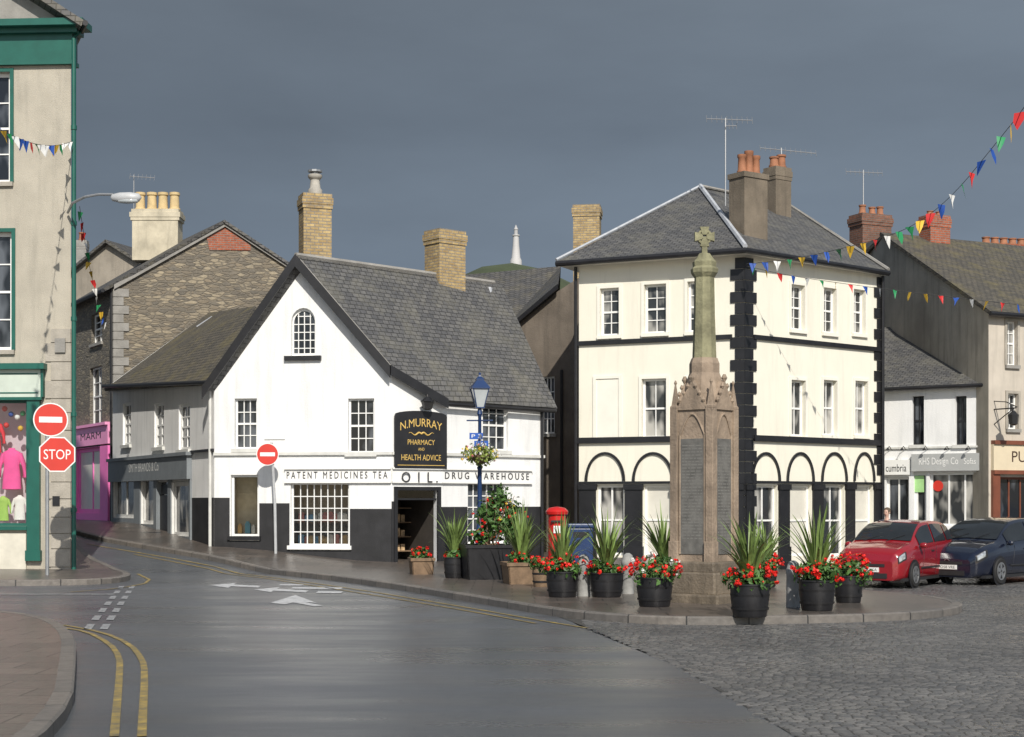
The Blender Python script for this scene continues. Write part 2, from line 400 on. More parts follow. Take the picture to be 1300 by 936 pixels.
def textmb(s, ext=0.0):
    cu = bpy.data.curves.new('t', 'FONT'); cu.body = s; cu.resolution_u = 3; cu.extrude = ext
    o = bpy.data.objects.new('t', cu); COL.objects.link(o)
    dg = bpy.context.evaluated_depsgraph_get(); dg.update()
    me = bpy.data.meshes.new_from_object(o.evaluated_get(dg))
    vs = [v.co.copy() for v in me.vertices]; fs = [tuple(p.vertices) for p in me.polygons]
    bpy.data.objects.remove(o); bpy.data.curves.remove(cu); bpy.data.meshes.remove(me)
    return vs, fs
def text(s, fa, u0, z0, u1, z1, mat, par, w=.03, name='lettering', arc=0, raised=0):
    vs, fs = textmb(s, .5 if raised else 0)
    if not vs: return
    xa = min(v.x for v in vs); xb = max(v.x for v in vs); ya = min(v.y for v in vs); yb = max(v.y for v in vs)
    m = MB(); out = []
    for v in vs:
        t = (v.x - xa) / (xb - xa); q = (v.y - ya) / (yb - ya)
        out.append(fa.P(u0 + t * (u1 - u0), z0 + q * (z1 - z0) + arc * 4 * t * (1 - t), w + (v.z + .5) * raised if raised else w))
    m.add(out, fs); return obj(name, m, mat, par)
def board(mb, p, q, n, down, thick):
    p, q = Vector(p), Vector(q); mb.prism([p, q, q - Vector((0, 0, down)), p - Vector((0, 0, down))], Vector(n) * thick)
def chimney(par, px0, px1, pyt, pyb, d, mat, rz=0, dep=.75, pots=(), potmat=terr, corb=True, ph=.5, pr=.13, name='chimney', drop=.6):
    c = P((px0 + px1) / 2, pyt, d); w = (px1 - px0) * d / F; zb = P(0, pyb, d).z - drop; zt = c.z
    ca, sa = math.cos(rz), math.sin(rz); ax = Vector((ca, sa, 0)); ay = Vector((-sa, ca, 0)); m = MB()
    def bl(hw, hd, z0, z1): m.obox(Vector((c.x, c.y, z0)) - ax * hw - ay * hd, ax * 2 * hw, ay * 2 * hd, (0, 0, z1 - z0))
    W = w / 2; D = w * dep / 2
    if corb:
        k = .9
        bl(W * k, D * k, zb, zt - .42); bl(W * .96, D * .96, zt - .42, zt - .30); bl(W, D, zt - .30, zt - .12); bl(W * .93, D * .93, zt - .12, zt)
    else: bl(W, D, zb, zt - .15); bl(W * 1.08, D * 1.1, zt - .15, zt)
    o = obj(name, m, mat, par)
    for i, (t, s) in enumerate(pots):
        q = Vector((c.x, c.y, zt)) + ax * W * t; hh = ph * s; r = pr
        pm = MB().lathe([(r * 1.15, -.02), (r * 1.15, .07), (r * .95, .1), (r * .85, hh * .8), (r * 1.05, hh * .86), (r * 1.05, hh), (r * .75, hh), (r * .7, hh - .1)], q, 12)
        smoothang(obj('chimney_pot', pm, potmat, o))
    return o

# ------------------------------------------------------------------ ground sheets
def sheet(poly, off, step=1.2):
    bm = bmesh.new(); vs = [bm.verts.new((p[0], p[1], 0)) for p in poly]; f = bm.faces.new(vs)
    bmesh.ops.triangulate(bm, faces=[f])
    xs = [p[0] for p in poly]; ys = [p[1] for p in poly]
    def cut(co, no): bmesh.ops.bisect_plane(bm, geom=bm.verts[:] + bm.edges[:] + bm.faces[:], plane_co=co, plane_no=no)
    x = max(min(xs), -24); x = math.floor(x)
    while x < min(max(xs), 24): cut((x, 0, 0), (1, 0, 0)); x += step
    y = math.floor(max(min(ys), 20))
    while y < min(max(ys), 62): cut((0, y, 0), (0, 1, 0)); y += step
    m = MB(); bm.verts.index_update(); bm.normal_update()
    m.add([Vector((v.co.x, v.co.y, h(v.co.x, v.co.y) + off)) for v in bm.verts], [tuple(v.index for v in (fc.verts if fc.normal.z > 0 else reversed(fc.verts))) for fc in bm.faces])
    bm.free(); return m
def dens(pts, step=.5):
    out = []
    for a, b in zip(pts[:-1], pts[1:]):
        n = max(1, int((b - a).length / step))
        for i in range(n): out.append(a + (b - a) * i / n)
    out.append(pts[-1]); return out
def smoothline(pts, it=2):
    for _ in range(it):
        o = [pts[0]]
        for a, b in zip(pts[:-1], pts[1:]): o += [a * .75 + b * .25, a * .25 + b * .75]
        pts = o + [pts[-1]]
    return pts
def strip(pts, a, b, off, mb=None):
    mb = mb or MB(); pts = dens(pts); n = len(pts); L = []; Rr = []
    for i, p in enumerate(pts):
        t = (pts[min(i + 1, n - 1)] - pts[max(i - 1, 0)]).normalized(); q = Vector((-t.y, t.x))
        l = p + q * a; r = p + q * b
        L.append(Vector((l.x, l.y, h(l.x, l.y) + off))); Rr.append(Vector((r.x, r.y, h(r.x, r.y) + off)))
    mb.add(L + Rr, [(n + i, n + i + 1, i + 1, i) for i in range(n - 1)]); return mb
def kerb(pts, wd, name='kerb', top=.125, side=1):
    pts = dens(pts); n = len(pts); rows = []
    for i, p in enumerate(pts):
        t = (pts[min(i + 1, n - 1)] - pts[max(i - 1, 0)]).normalized(); q = Vector((-t.y, t.x)) * side
        i2 = p + q * wd
        z0 = h(p.x, p.y); z1 = h(i2.x, i2.y)
        rows.append((Vector((p.x, p.y, z0 - .05)), Vector((p.x, p.y, z0 + top - .02)), Vector((p.x + q.x * .02, p.y + q.y * .02, z0 + top)), Vector((i2.x, i2.y, z1 + top)), Vector((i2.x, i2.y, z1 - .05))))
    m = MB(); m.add([v for r in rows for v in r], [(i * 5 + j, (i + 1) * 5 + j, (i + 1) * 5 + j + 1, i * 5 + j + 1) for i in range(n - 1) for j in range(4)])
    me = obj(name, m, kerbM); tag(me, kind='structure')
    uv = me.data.uv_layers[0]; acc = [0]
    for a, b in zip(pts[:-1], pts[1:]): acc.append(acc[-1] + (b - a).length)
    for p in me.data.polygons:
        for li in p.loop_indices:
            vi = me.data.loops[li].vertex_index; uv.data[li].uv = (acc[vi // 5], (vi % 5) * .2 + .3)
    return me
g2 = lambda px, py: Vector(G(px, py).xy)

# base ground
m = MB(); xs = [-1500, -600, -250, -100, -50] + [-30 + 2 * i for i in range(31)] + [50, 100, 250, 600, 1500]
ys = [-200, -60, -20] + [2 * i for i in range(36)] + [90, 140, 250, 500, 900, 1600, 3000]
m.add([Vector((x, y, h(x, y) - .012)) for y in ys for x in xs], [(j * len(xs) + i, j * len(xs) + i + 1, (j + 1) * len(xs) + i + 1, (j + 1) * len(xs) + i) for j in range(len(ys) - 1) for i in range(len(xs) - 1)])
struct('ground', m, asphalt)
# asphalt road
struct('road', sheet([Vector((-40, 4)), Vector((14, 4)), g2(1010, 936), g2(860, 846), g2(745, 800), g2(690, 770), Vector((2, 34)), Vector((-2, 41)), Vector((-9, 48)), Vector((-14, 60)), Vector((-40, 62))], 0.0), asphalt)
# kerb of the main pavement
kp = [Vector((-20.5, 61)), g2(100, 683), g2(200, 700), g2(300, 718), g2(450, 740), g2(600, 765), g2(700, 783), g2(780, 791), g2(870, 795), g2(1000, 793), g2(1120, 790), g2(1195, 785), g2(1228, 777), g2(1205, 769), g2(1150, 762), g2(1090, 754), g2(1030, 742), Vector((7.2, 37)), Vector((8.2, 42.2)), Vector((11.6, 45.2)), Vector((14, 45.2)), Vector((24, 49.8))]
ks = smoothline(kp, 2)
pave_poly = ks + [Vector((26, 64)), Vector((-18, 66))]
def inset(pts, w):
    o = []
    n = len(pts)
    for i, p in enumerate(pts):
        t = (pts[min(i + 1, n - 1)] - pts[max(i - 1, 0)]).normalized(); o.append(p + Vector((-t.y, t.x)) * w)
    return o
struct('pavement', sheet(inset(ks, .15) + [Vector((26, 64)), Vector((-18, 66))], .122), flags)
kerb(ks, .16)
# pavement by the left corner building
kl = smoothline([Vector((-26, 33.2)), g2(-60, 745), g2(60, 744), g2(140, 742), g2(172, 736), g2(150, 727), g2(112, 712), Vector((-13.2, 47)), Vector((-22, 60))], 2)
struct('pavement', sheet(inset(kl, .15) + [Vector((-34, 60)), Vector((-34, 33.2))], .122), flags)
kerb(kl, .16)
# near pavement bottom left
kn = smoothline([Vector((-16, 24.6)), g2(-40, 783), g2(30, 788), g2(75, 799), g2(95, 818), g2(97, 845), g2(90, 936), Vector((-3.2, 8))], 2)
struct('pavement', sheet([kn[0] + Vector((0, -.15))] + inset(kn, -.15)[1:] + [Vector((-16, 8))], .122), flags)
kerb(kn, .16, side=-1)
# setts
cob_poly = [g2(700, 780), g2(745, 797), g2(860, 846), g2(1010, 936), Vector((9, 6)), Vector((30, 6)), Vector((30, 53)), Vector((14, 47)), Vector((8, 42)), Vector((6.5, 34)), Vector((6, 27))]
struct('cobbled_road_bed', sheet(cob_poly, .004), joint)
def inside(p, poly):
    c = False; n = len(poly); j = n - 1
    for i in range(n):
        a, b = poly[i], poly[j]
        if (a[1] > p[1]) != (b[1] > p[1]) and p[0] < (b[0] - a[0]) * (p[1] - a[1]) / (b[1] - a[1]) + a[0]: c = not c
        j = i
    return c
m = MB(); vs = []; fs = []
y = 11.0; row = 0
while y < 46:
    dy = .088 if y < 24 else (.11 if y < 31 else .17)
    x = 1.0 + (row % 2) * .06 + random.random() * .03; xmax = min(20, y * .36 + .8); row += 1
    while x < xmax:
        w = random.uniform(.100, .135)
        yy = y + .05 * math.sin(x * .7)
        c = (x + w / 2, yy + dy / 2)
        if inside(c, cob_poly) and not inside(c, pave_poly):
            g = .003; ins = .012; o = len(vs); hc = h(*c); zb = hc - .002; zt = hc + .0105 + random.uniform(-.0015, .0025); tx = random.uniform(-.002, .002); ty = random.uniform(-.002, .002)
            x0, x1, y0, y1 = x + g, x + w - g, yy + g, yy + dy - g
            vs += [Vector(q) for q in ((x0, y0, zb), (x1, y0, zb), (x1, y1, zb), (x0, y1, zb), (x0 + ins, y0 + ins, zt + tx + ty), (x1 - ins, y0 + ins, zt - tx + ty), (x1 - ins, y1 - ins, zt - tx - ty), (x0 + ins, y1 - ins, zt + tx - ty))]
            fs += [(o, o + 1, o + 5, o + 4), (o + 1, o + 2, o + 6, o + 5), (o + 2, o + 3, o + 7, o + 6), (o + 3, o, o + 4, o + 7), (o + 4, o + 5, o + 6, o + 7)]
        x += w
    y += dy
m.add(vs, fs); o = struct('cobbled_road', m, setts)
for p in o.data.polygons: p.use_smooth = True
# painted markings
def paint(pxs, wd, mat, name, off=.008, sml=1):
    pts = smoothline([g2(*q) for q in pxs], sml); struct(name, strip(pts, wd / 2, -wd / 2, off), mat)
paint([(110, 691), (200, 706), (300, 725), (450, 748), (600, 773), (690, 789), (745, 798)], .07, yellowpaint, 'yellow_line')
paint([(170, 704), (300, 729), (450, 752), (600, 777), (680, 792)], .06, yellowpaint, 'yellow_line')
paint([(90, 752), (150, 748), (195, 739), (175, 729)], .07, yellowpaint, 'yellow_line')
paint([(75, 797), (110, 802), (140, 818), (152, 835), (152, 855), (145, 936)], .07, yellowpaint, 'yellow_line')
paint([(80, 794), (130, 803), (165, 818), (181, 838), (184, 855), (180, 936)], .07, yellowpaint, 'yellow_line')
paint([(-30, 755), (80, 755), (146, 755)], .26, roadwhite, 'white_line')
a, b = g2(162, 744), g2(118, 804)
for k in range(7):
    for s in (0, 1):
        p = a + (b - a) * (k + .12) / 7; q = a + (b - a) * (k + .66) / 7
        sh = Vector((.22 * s - .11, 0)); struct('give_way_dash', strip([p + sh, q + sh], .055, -.055, .008), roadwhite)
def mark(pxs): struct('road_arrow', sheet([g2(*q) for q in pxs], .008, 3), arrowwhite)
mark([(266, 743.5), (300, 740.5), (297, 742.6), (332, 744.4), (328, 746.6), (293, 744.8), (290, 747)])
mark([(343, 766), (375, 756), (403, 766.5), (385, 764.5), (410, 769.5), (399, 770.5), (372, 765.5), (362, 768)])
mark([(322, 749), (356, 745.8), (352, 748), (392, 750.2), (388, 752.8), (347, 750.4), (344, 752.6)])
mark([(356, 742.2), (386, 742.4), (383, 744), (353, 743.8)])
mark([(372, 746), (436, 746.4), (433, 748.4), (369, 748)])
mark([(404, 751), (436, 751.4), (433, 753.8), (401, 753.4)])

# ------------------------------------------------------------------ hill and monument
m = MB(); nx = 80; ny = 50
for j in range(ny + 1):
    for i in range(nx + 1):
        x = -900 + 1800 * i / nx; y = 700 + 1100 * j / ny
        z = 187.5 * math.exp(-((x - 3) / 160) ** 2 - ((y - 1200) / 190) ** 2) + 3 * math.sin(x * .03) * math.sin(y * .02) - 5
        m.v.append(Vector((x, y, z)))
m.f = [(j * (nx + 1) + i, j * (nx + 1) + i + 1, (j + 1) * (nx + 1) + i + 1, (j + 1) * (nx + 1) + i) for j in range(ny) for i in range(nx)]
o = struct('hill', m, grassM)
for p in o.data.polygons: p.use_smooth = True
t = thing('hilltop_tower', 'distant pale lighthouse-shaped tower on top of the green hill', 'tower', (3.0, 1200, 180.5))
smoothang(obj('tower_shaft', MB().lathe([(4.6, 0), (4.4, 5), (3.4, 7), (2.6, 16), (2.2, 23), (2.9, 23.6), (2.9, 24.4)], (3.0, 1200, 180.5), 20), M('tower_white', (.46, .455, .45), .7), t))
smoothang(obj('tower_lantern', MB().lathe([(1.5, 24.4), (1.5, 28), (1.9, 28.4), (1.1, 30), (.2, 32)], (3.0, 1200, 180.5), 14), M('tower_grey', (.38, .38, .38), .7), t))

# ------------------------------------------------------------------ LEFT corner building
fa = Fac(XY(-260, 38.4), XY(90, 38.0))
lb = thing('corner_building', 'beige roughcast building with dark green cornice and green shopfront at the left edge', 'building', fa.P(fa.L, h(-10.6, 38)))
zt = fa.hit(60, 78)[1]
w_up = fa.rect(-48, 92, 13, 232); w_lo = fa.rect(-48, 295, 15, 445); shopr = fa.rect(-140, 508, 34, 668)
m = MB(); wall(m, fa, [(0, -1), (fa.L, -1), (fa.L, zt), (0, zt)], [rpts(w_up), rpts(w_lo), rpts(shopr)], .18)
sdir = Vector((-.42, 1)).normalized()
side = Fac(fa.B, fa.B + sdir * 14); wall(m, side, [(0, -1), (side.L, -1), (side.L, zt), (0, zt)])
obj('wall', m, rough_cream, lb)
for r in (w_up, w_lo):
    win(fa, r, lb, 3, 4, whitep, glass, .18, .09, .03, True, stone_lt, greenp)
win(fa, shopr, lb, 2, 1, greenp, clear, .18, .07, .05, False, None, None, 'shop_window'); room(fa, shopr, lb, M('shop_lilac', (.62, .52, .56), .9, .12, 1), .85)
m = MB(); r = fa.rect(-140, 470, 54, 505); fa.box(m, r[0], r[1], r[2], r[3], .01, .10); obj('shop_fascia', m, M('pale_fascia', (.50, .56, .49), .5, .1, 2), lb)
m = MB(); fa.box(m, r[0], r[3], r[2] + .12, r[3] + .14, .01, .26); obj('fascia_cornice', m, greenp, lb)
m = MB(); fa.box(m, r[0], r[1] - .07, r[2] + .03, r[1], .01, .16); fa.box(m, r[2], r[1] - .001, r[2] + .06, r[3] + .001, .01, .14); obj('fascia_moulding', m, greenp, lb)
for (z0_, z1_) in ((r[1] + .09, r[1] + .12), (r[3] - .12, r[3] - .09)): obj('fascia_beading', fa.box(MB(), r[0], z0_, r[2] - .08, z1_, .09, .112), greenp, lb)
r = fa.rect(36, 508, 52, 712); m = MB(); fa.box(m, r[0], r[1], r[2], r[3], .01, .11); fa.box(m, r[0] - .03, r[1], r[2] + .03, r[1] + .25, .012, .15); obj('shop_pilaster', m, greenp, lb)
r = fa.rect(-140, 672, 34, 732); m = MB(); fa.box(m, r[0], r[1], r[2], r[3] - .1, .01, .06); obj('stall_riser', m, M('riser_cream', (.6, .57, .48), .5), lb)
r = fa.rect(-140, 668, 36, 673); obj('shop_sill', fa.box(MB(), r[0], r[1], r[2], r[3], .01, .13), greenp, lb)
# quoins of rough stone
m = MB(); z = -.2; k = 0
while z < 5.9:
    hh = random.uniform(.34, .46); wd = .62 if k % 2 else .48
    fa.box(m, fa.L - wd, z + .01, fa.L + .01, z + hh - .01, -.05, random.uniform(.03, .06)); side.box(m, 0, z + .012, wd, z + hh - .012, -.05, .03); z += hh; k += 1
obj('quoins', m, stone_lt, lb)
# cornice, frieze, pediment
z1 = fa.hit(60, 35)[1]
m = MB(); fa.box(m, 0, zt, fa.L + .06, z1 - .18, -.3, .08); fa.box(m, 0, z1 - .18, fa.L + .22, z1 - .06, -.3, .22); fa.box(m, 0, z1 - .06, fa.L + .42, z1 + .10, -.3, .42)
fa.box(m, 0, zt - .1, fa.L + .1, zt, -.3, .12); obj('cornice', m, greenp, lb)
m = MB(); a = fa.P(fa.L - .1, z1 + .1, .05); b = fa.P(fa.L - 7, z1 + .1, .05); c = fa.P(fa.L - 3.5, z1 + 2.35, .05); m.prism([a, b, c], -fa.n3 * .3); obj('pediment', m, stone_gr, lb)
m = MB()
e = fa.P(fa.L + .5, z1 + .0, .45); cp = fa.P(fa.L - 3.5, z1 + 2.6, .45); l = fa.P(fa.L - 7.6, z1 - .02, .45); bk = Vector((sdir.x, sdir.y, 0)) * 13
m.roof([e, cp, cp + bk, e + bk], .16); m.roof([l, cp, cp + bk, l + bk], .16); obj('roof', m, slate2, lb)
m = MB(); m.tube([e + Vector((.02, -.06, -.06)), e + bk + Vector((.02, 0, -.06))], .07, 8); obj('gutter', m, blackp, lb)
m = MB(); q = fa.P(fa.L + .10, 0, .08); m.tube([(q.x, q.y, -.1), (q.x, q.y, z1 - .3), (q.x + .15, q.y + .1, z1 - .06)], .055, 10)
for z in (1.5, 3.8, 6.1, 8.4, 10.7): m.lathe([(.075, 0), (.075, .1)], (q.x, q.y, z), 10)
smoothang(obj('drainpipe', m, greenp, lb))
r = fa.rect(71, 430, 84, 448); obj('alarm_box', fa.box(MB(), r[0], r[1], r[2], r[3], .005, .09), stone_gr, lb)
r = fa.rect(68, 630, 77, 642); obj('plaque', fa.box(MB(), r[0], r[1], r[2], r[3], .065, .08), blackp, lb)
# garments in the window
def garment(px, py, d, hgt, mat, label):
    c = P(px, py, d); t = MB(); s = hgt
    t.lathe([(.12 * s, -.5 * s), (.19 * s, -.48 * s), (.17 * s, -.1 * s), (.15 * s, .1 * s), (.19 * s, .3 * s), (.17 * s, .42 * s), (.07 * s, .48 * s), (.06 * s, .52 * s)], c, 14, 0, 1.25, .6)
    for sd in (-1, 1): t.tube([c + Vector((sd * .19 * s, 0, .38 * s)), c + Vector((sd * .30 * s, 0, .1 * s)), c + Vector((sd * .31 * s, 0, -.2 * s))], [.07 * s, .06 * s, .05 * s], 8)
    o = obj('garment', t, mat); tag(smoothang(o, 60), label, 'garment')
garment(15, 596, 38.5, 1.0, M('knit_pink', (.85, .10, .36), .8), 'pink garment on display in the middle of the green shop window')
garment(-8, 555, 38.55, .8, M('knit_red', (.75, .03, .06), .8), 'red garment hung highest in the green shop window')
garment(25, 645, 38.42, .6, M('knit_white', (.82, .80, .77), .8), 'white garment low in the green shop window')
garment(4, 646, 38.42, .6, M('knit_lime', (.35, .55, .12), .8), 'lime green garment low in the green shop window')
for i, (px, py) in enumerate(((6, 519), (14, 526), (22, 530), (29, 525), (26, 544), (8, 540))):
    o = obj('bauble', MB().lathe([(.01, -.07), (.055, -.045), (.07, 0), (.055, .045), (.01, .07)], P(px, py, 38.36), 10), FL[i % 5]); tag(smoothang(o, 80), ('%s bauble hanging at the top of the green shop window' % ['small red', 'small blue', 'small white', 'small green', 'small yellow', 'lower small red'][i]), 'bauble', 'baubles hanging in the green shop window')

# wall mounted street light
t = thing('street_light', 'grey street light on a curved arm fixed to the left corner building', 'street light', P(88, 265, 37.7))
obj('arm', MB().tube([P(86, 270, 37.9), P(92, 258, 37.3), P(108, 250, 37.0), P(125, 247, 36.9), P(144, 247, 36.8)], .032, 8), galv, t)
c = P(160, 251, 36.8); hd = MB().lathe([(.02, -.36), (.10, -.32), (.15, -.15), (.16, .1), (.12, .3), (.02, .36)], (0, 0, 0), 14, 0, 1, .62)
hd.v = [Vector((v.z, v.y * 1.1, v.x * .8)) + c for v in hd.v]
h1 = obj('lamp_head', hd, M('lamp_grey', (.42, .43, .44), .4), t); smoothang(h1, 60)
hd = MB().lathe([(.02, -.24), (.1, -.2), (.13, 0), (.1, .22), (.02, .26)], (0, 0, 0), 12, 0, 1, .7); hd.v = [Vector((v.z + .04, v.y, v.x * .55)) + c + Vector((0, -.01, -.075)) for v in hd.v]
smoothang(obj('lens', hd, lampglass, t), 60)

# ------------------------------------------------------------------ road signs
def disc(fa, u, z, r, w, n=32, ph=0.0): return [fa.P(u + r * math.cos(ph + 2 * math.pi * i / n), z + r * math.sin(ph + 2 * math.pi * i / n), w) for i in range(n)]
def camfac(px, d, wd=1.0, rot=0.0):
    c = XY(px, d); q = c.normalized(); u = Vector((q.y, -q.x)); u.rotate(Matrix.Rotation(rot, 2)); return Fac(c - u * wd / 2, c + u * wd / 2)
def no_entry(fa, u, z, r, par):
    o = obj('no_entry_plate', MB().prism(disc(fa, u, z, r, .05), -fa.n3 * .012), signwhite, par)
    obj('red_disc', MB().poly(disc(fa, u, z, r * .93, .053)), signred, o)
    obj('white_bar', MB().poly([fa.P(u - r * .66, z - r * .17, .056), fa.P(u + r * .66, z - r * .17, .056), fa.P(u + r * .66, z + r * .17, .056), fa.P(u - r * .66, z + r * .17, .056)]), signwhite, o)
    obj('bracket', fa.box(MB(), u - .06, z - .03, u + .06, z + .03, -.03, .036), galv, o)
b = G(60, 730, .122); t = thing('road_sign', 'stop sign and round no entry sign on one pole by the left corner building', 'road sign', b)
fs_ = camfac(60, b.y, 1.0, R(3)); k = b.y / F
obj('pole', MB().tube([b, Vector((b.x, b.y, P(0, 512, b.y).z))], .042, 12), galv, t)
no_entry(fs_, .5 + 4 * k, P(0, 533, b.y).z, .375, t)
zc = P(0, 577, b.y).z; u = .5 + 12 * k; ro = .42
o = obj('stop_plate', MB().prism(disc(fs_, u, zc, ro, .06, 8, R(22.5)), -fs_.n3 * .012), signwhite, t)
obj('red_octagon', MB().poly(disc(fs_, u, zc, ro * .93, .063, 8, R(22.5))), signred, o)
text('STOP', fs_, u - .29, zc - .11, u + .29, zc + .11, signwhite, o, .066)
obj('backing_bracket', fs_.box(MB(), .44, zc - .06, .62, zc - .01, -.03, .047), galv, o)
b = G(350, 703, .122); t = thing('road_sign', 'single round no entry sign on a grey pole beside the white gabled shop', 'road sign', b)
px = 345; fs_ = camfac(px, b.y, 1.0, R(-8)); k = b.y / F
obj('pole', MB().tube([b, P(349, 640, b.y), P(345, 562, b.y)], .04, 12), M('pole_grey', (.42, .43, .44), .5), t)
no_entry(fs_, .5 - 5 * k, P(0, 577, b.y).z, .30, t)

# ------------------------------------------------------------------ rubble stone house with pink shop
sa = XY(145, 55.0)
fg = Fac(sa, XY(420, 56.5)); fst = Fac(XY(93, 60), sa)
st = thing('stone_house', 'rubble stone house with brick patched gable and pink shopfront up the side street', 'building', (sa.x, sa.y, h(sa.x, sa.y)))
ua, za = fg.hit(285, 283); ze = fg.hit(145, 362)[1]; zr = fg.hit(420, 372)[1]
m = MB(); wall(m, fg, [(0, 0), (fg.L, 0), (fg.L, zr), (ua, za), (0, ze)]); obj('gable_wall', m, rubble, st)
w1 = fst.rect(114, 466, 129, 540); w2 = fst.rect(116, 398, 130, 436); pk = fst.rect(96, 568, 131, 652)
m = MB(); wall(m, fst, [(0, 0), (fst.L, 0), (fst.L, ze), (0, ze)], [rpts(w1), rpts(w2), rpts(pk)], .16); obj('street_wall', m, rubble_shade, st)
for r in (w1, w2): win(fst, r, st, 2, 4, whitep, glass, .16, .06, .03, True, stone_gr)
win(fst, pk, st, 2, 1, pinkp, blindM, .16, .16, .12, False, None, None, 'shop_window', None, pinkp)
m = MB(); r = fst.rect(93, 543, 141, 566); fst.box(m, r[0], r[1], r[2], r[3], .01, .12); fst.box(m, r[0], r[3], r[2], r[3] + .1, .01, .22); o = obj('pink_fascia', m, M('pale_pink_paint', (.86, .34, .58), .5, .05, 3), st)
text('MARM', fst, r[0] + 1.6, r[1] + .22, r[2] - .9, r[3] - .2, blackp, o, .125)
m = MB(); r = fst.rect(93, 566, 96, 672); fst.box(m, r[0], r[1], r[2], r[3], .01, .12); r = fst.rect(131, 566, 141, 672); fst.box(m, r[0], r[1], r[2], r[3], .01, .12)
r2 = fst.rect(93, 652, 141, 676); fst.box(m, r2[0] + .05, r2[1], r2[2] - .05, r2[3], .01, .08); obj('pink_shopfront', m, pinkp, st)
m = MB(); pt = lambda px, py: fg.P(*fg.hit(px, py), .03)
m.poly([pt(262, 300), pt(266, 318), pt(318, 318), pt(318, 312), pt(292, 292), pt(284, 289)]); obj('brick_patch', m, rbrick, st)
dv = Vector((fst.A.x - fst.B.x, fst.A.y - fst.B.y, 0)); ov = fg.n3 * .18
ap = fg.P(ua, za + .08); el = fg.P(0, ze + .05) + Vector((-.35, -.0, -.2)); er = fg.P(fg.L, zr + .08)
m = MB(); m.roof([el + ov, ap + ov, ap + dv, el + dv], .1); m.roof([er + ov, ap + ov, ap + dv, er + dv], .1); obj('roof', m, slate2, st)
m = MB(); board(m, fg.P(0, ze, .01), fg.P(ua, za, .01), fg.n3, .16, .10); board(m, fg.P(ua, za - .001, .012), fg.P(fg.L, zr, .012), fg.n3, .13, .10); obj('verge', m, stone_gr, st)
m = MB(); m.tube([el + ov + Vector((-.04, 0, -.06)), el + dv + Vector((-.04, 0, -.06))], .07, 8); obj('gutter', m, blackp, st)
m = MB(); q = fst.P(fst.L - .15, 0, .06); m.tube([(q.x, q.y, .8), (q.x, q.y, ze)], .05, 8); obj('drainpipe', m, blackp, st)
chimney(st, 168, 232, 268, 312, 59.0, M('cream_chimney', (.50, .45, .34), .9, .2, 2, streak=.45), R(0), .5, [(-.68, 1), (-.22, 1), (.22, 1), (.68, 1)], ypot, True, .68, .19)
m = MB(); z = .8; k = 0
while z < ze - .3: wd = .5 if k % 2 else .32; fg.box(m, -.01, z + .01, wd, z + .29, -.05, .035); fst.box(m, fst.L - wd * .9, z + .012, fst.L - .002, z + .288, -.05, .036); z += .3; k += 1
obj('quoins', m, stone_gr, st)
def aerial(label, px, pt_, pb, d, arms, group='television aerials on the roofs'):
    b = P(px, pb, d); tp = P(px, pt_, d); t = thing('television_aerial', label, 'aerial', b, group)
    obj('mast', MB().tube([b, tp], .022, 6), galv, t)
    m = MB()
    for (x0, y0, x1, y1, n, hl) in arms:
        a, c = P(x0, y0, d), P(x1, y1, d); m.tube([a, c], .016, 5)
        for i in range(n):
            q = a + (c - a) * i / (n - 1); v = Vector((0, 1, 0)) * hl * .5 + Vector((0, 0, 1)) * hl; m.tube([q - v, q + v], .009, 4)
    obj('dipoles', m, galv, t); return t
aerial('small thin aerial above the four pot chimney', 170, 222, 285, 59.2, [(165, 224, 196, 226, 7, .12)])
# house further back
fb = Fac(XY(40, 74), XY(200, 72)); t = thing('distant_house', 'grey rendered house with a slate roof furthest up the side street', 'building', fb.P(0, 1))
ze2 = fb.hit(90, 352)[1]; zr2 = fb.hit(140, 308)[1]; ur = fb.hit(138, 0)[0]
m = MB(); wall(m, fb, [(0, 0), (fb.L, 0), (fb.L, ze2), (ur, zr2), (0, ze2 - 1.2)]); obj('wall', m, tanr, t)
m = MB(); a = fb.P(ur, zr2 + .1, .3); bkk = -fb.n3 * 10
m.roof([fb.P(-.5, ze2 - 1.5, .3), a, a + bkk, fb.P(-.5, ze2 - 1.5, .3) + bkk], .12); m.roof([fb.P(fb.L + .3, ze2 - .1, .3), a, a + bkk, fb.P(fb.L + .3, ze2 - .1, .3) + bkk], .12); obj('roof', m, slate2, t)
chimney(t, 96, 112, 306, 335, 76, stone_gr, 0, .8, [(0, 1)], terr, True, .4, .15)

# ------------------------------------------------------------------ PHARMACY
GA, GB, GC, GD = XY(272, 43), XY(497, 42.2), XY(560, 43.0), XY(690, 45.5)
fG = Fac(GA, GB); fC = Fac(GB, GC); fR = Fac(GC, GD); fW = Fac(XY(143, 52.6), GA)
ph = thing('gabled_shop', 'white gabled corner shop with black bargeboards, raised letters and two yellow brick chimneys', 'building', (GB.x, GB.y, 0))
apx = Vector((-5.78, 42.55, 8.28)); apb = Vector((-.55, 47.7, 8.28)); zB = 5.28; zE = 4.72; zA = 5.12
uap = fG.hit(378, 330)[0]
archw = fG.rect(370, 391, 400, 452)
def archpts(r, n=10):
    u0, z0, u1, z1 = r; rad = (u1 - u0) / 2; c = (u0 + u1) / 2; zc = z1 - rad * 1.1
    return [(u0, z0), (u1, z0)] + [(c + rad * math.cos(math.pi * i / n), zc + rad * 1.1 * math.sin(math.pi * i / n)) for i in range(n + 1)]
gw1 = fG.rect(298, 506, 326, 570); gw2 = fG.rect(442, 506, 475, 575); gl = fG.rect(293, 603, 328, 681); gs = fG.rect(369, 613, 443, 693)
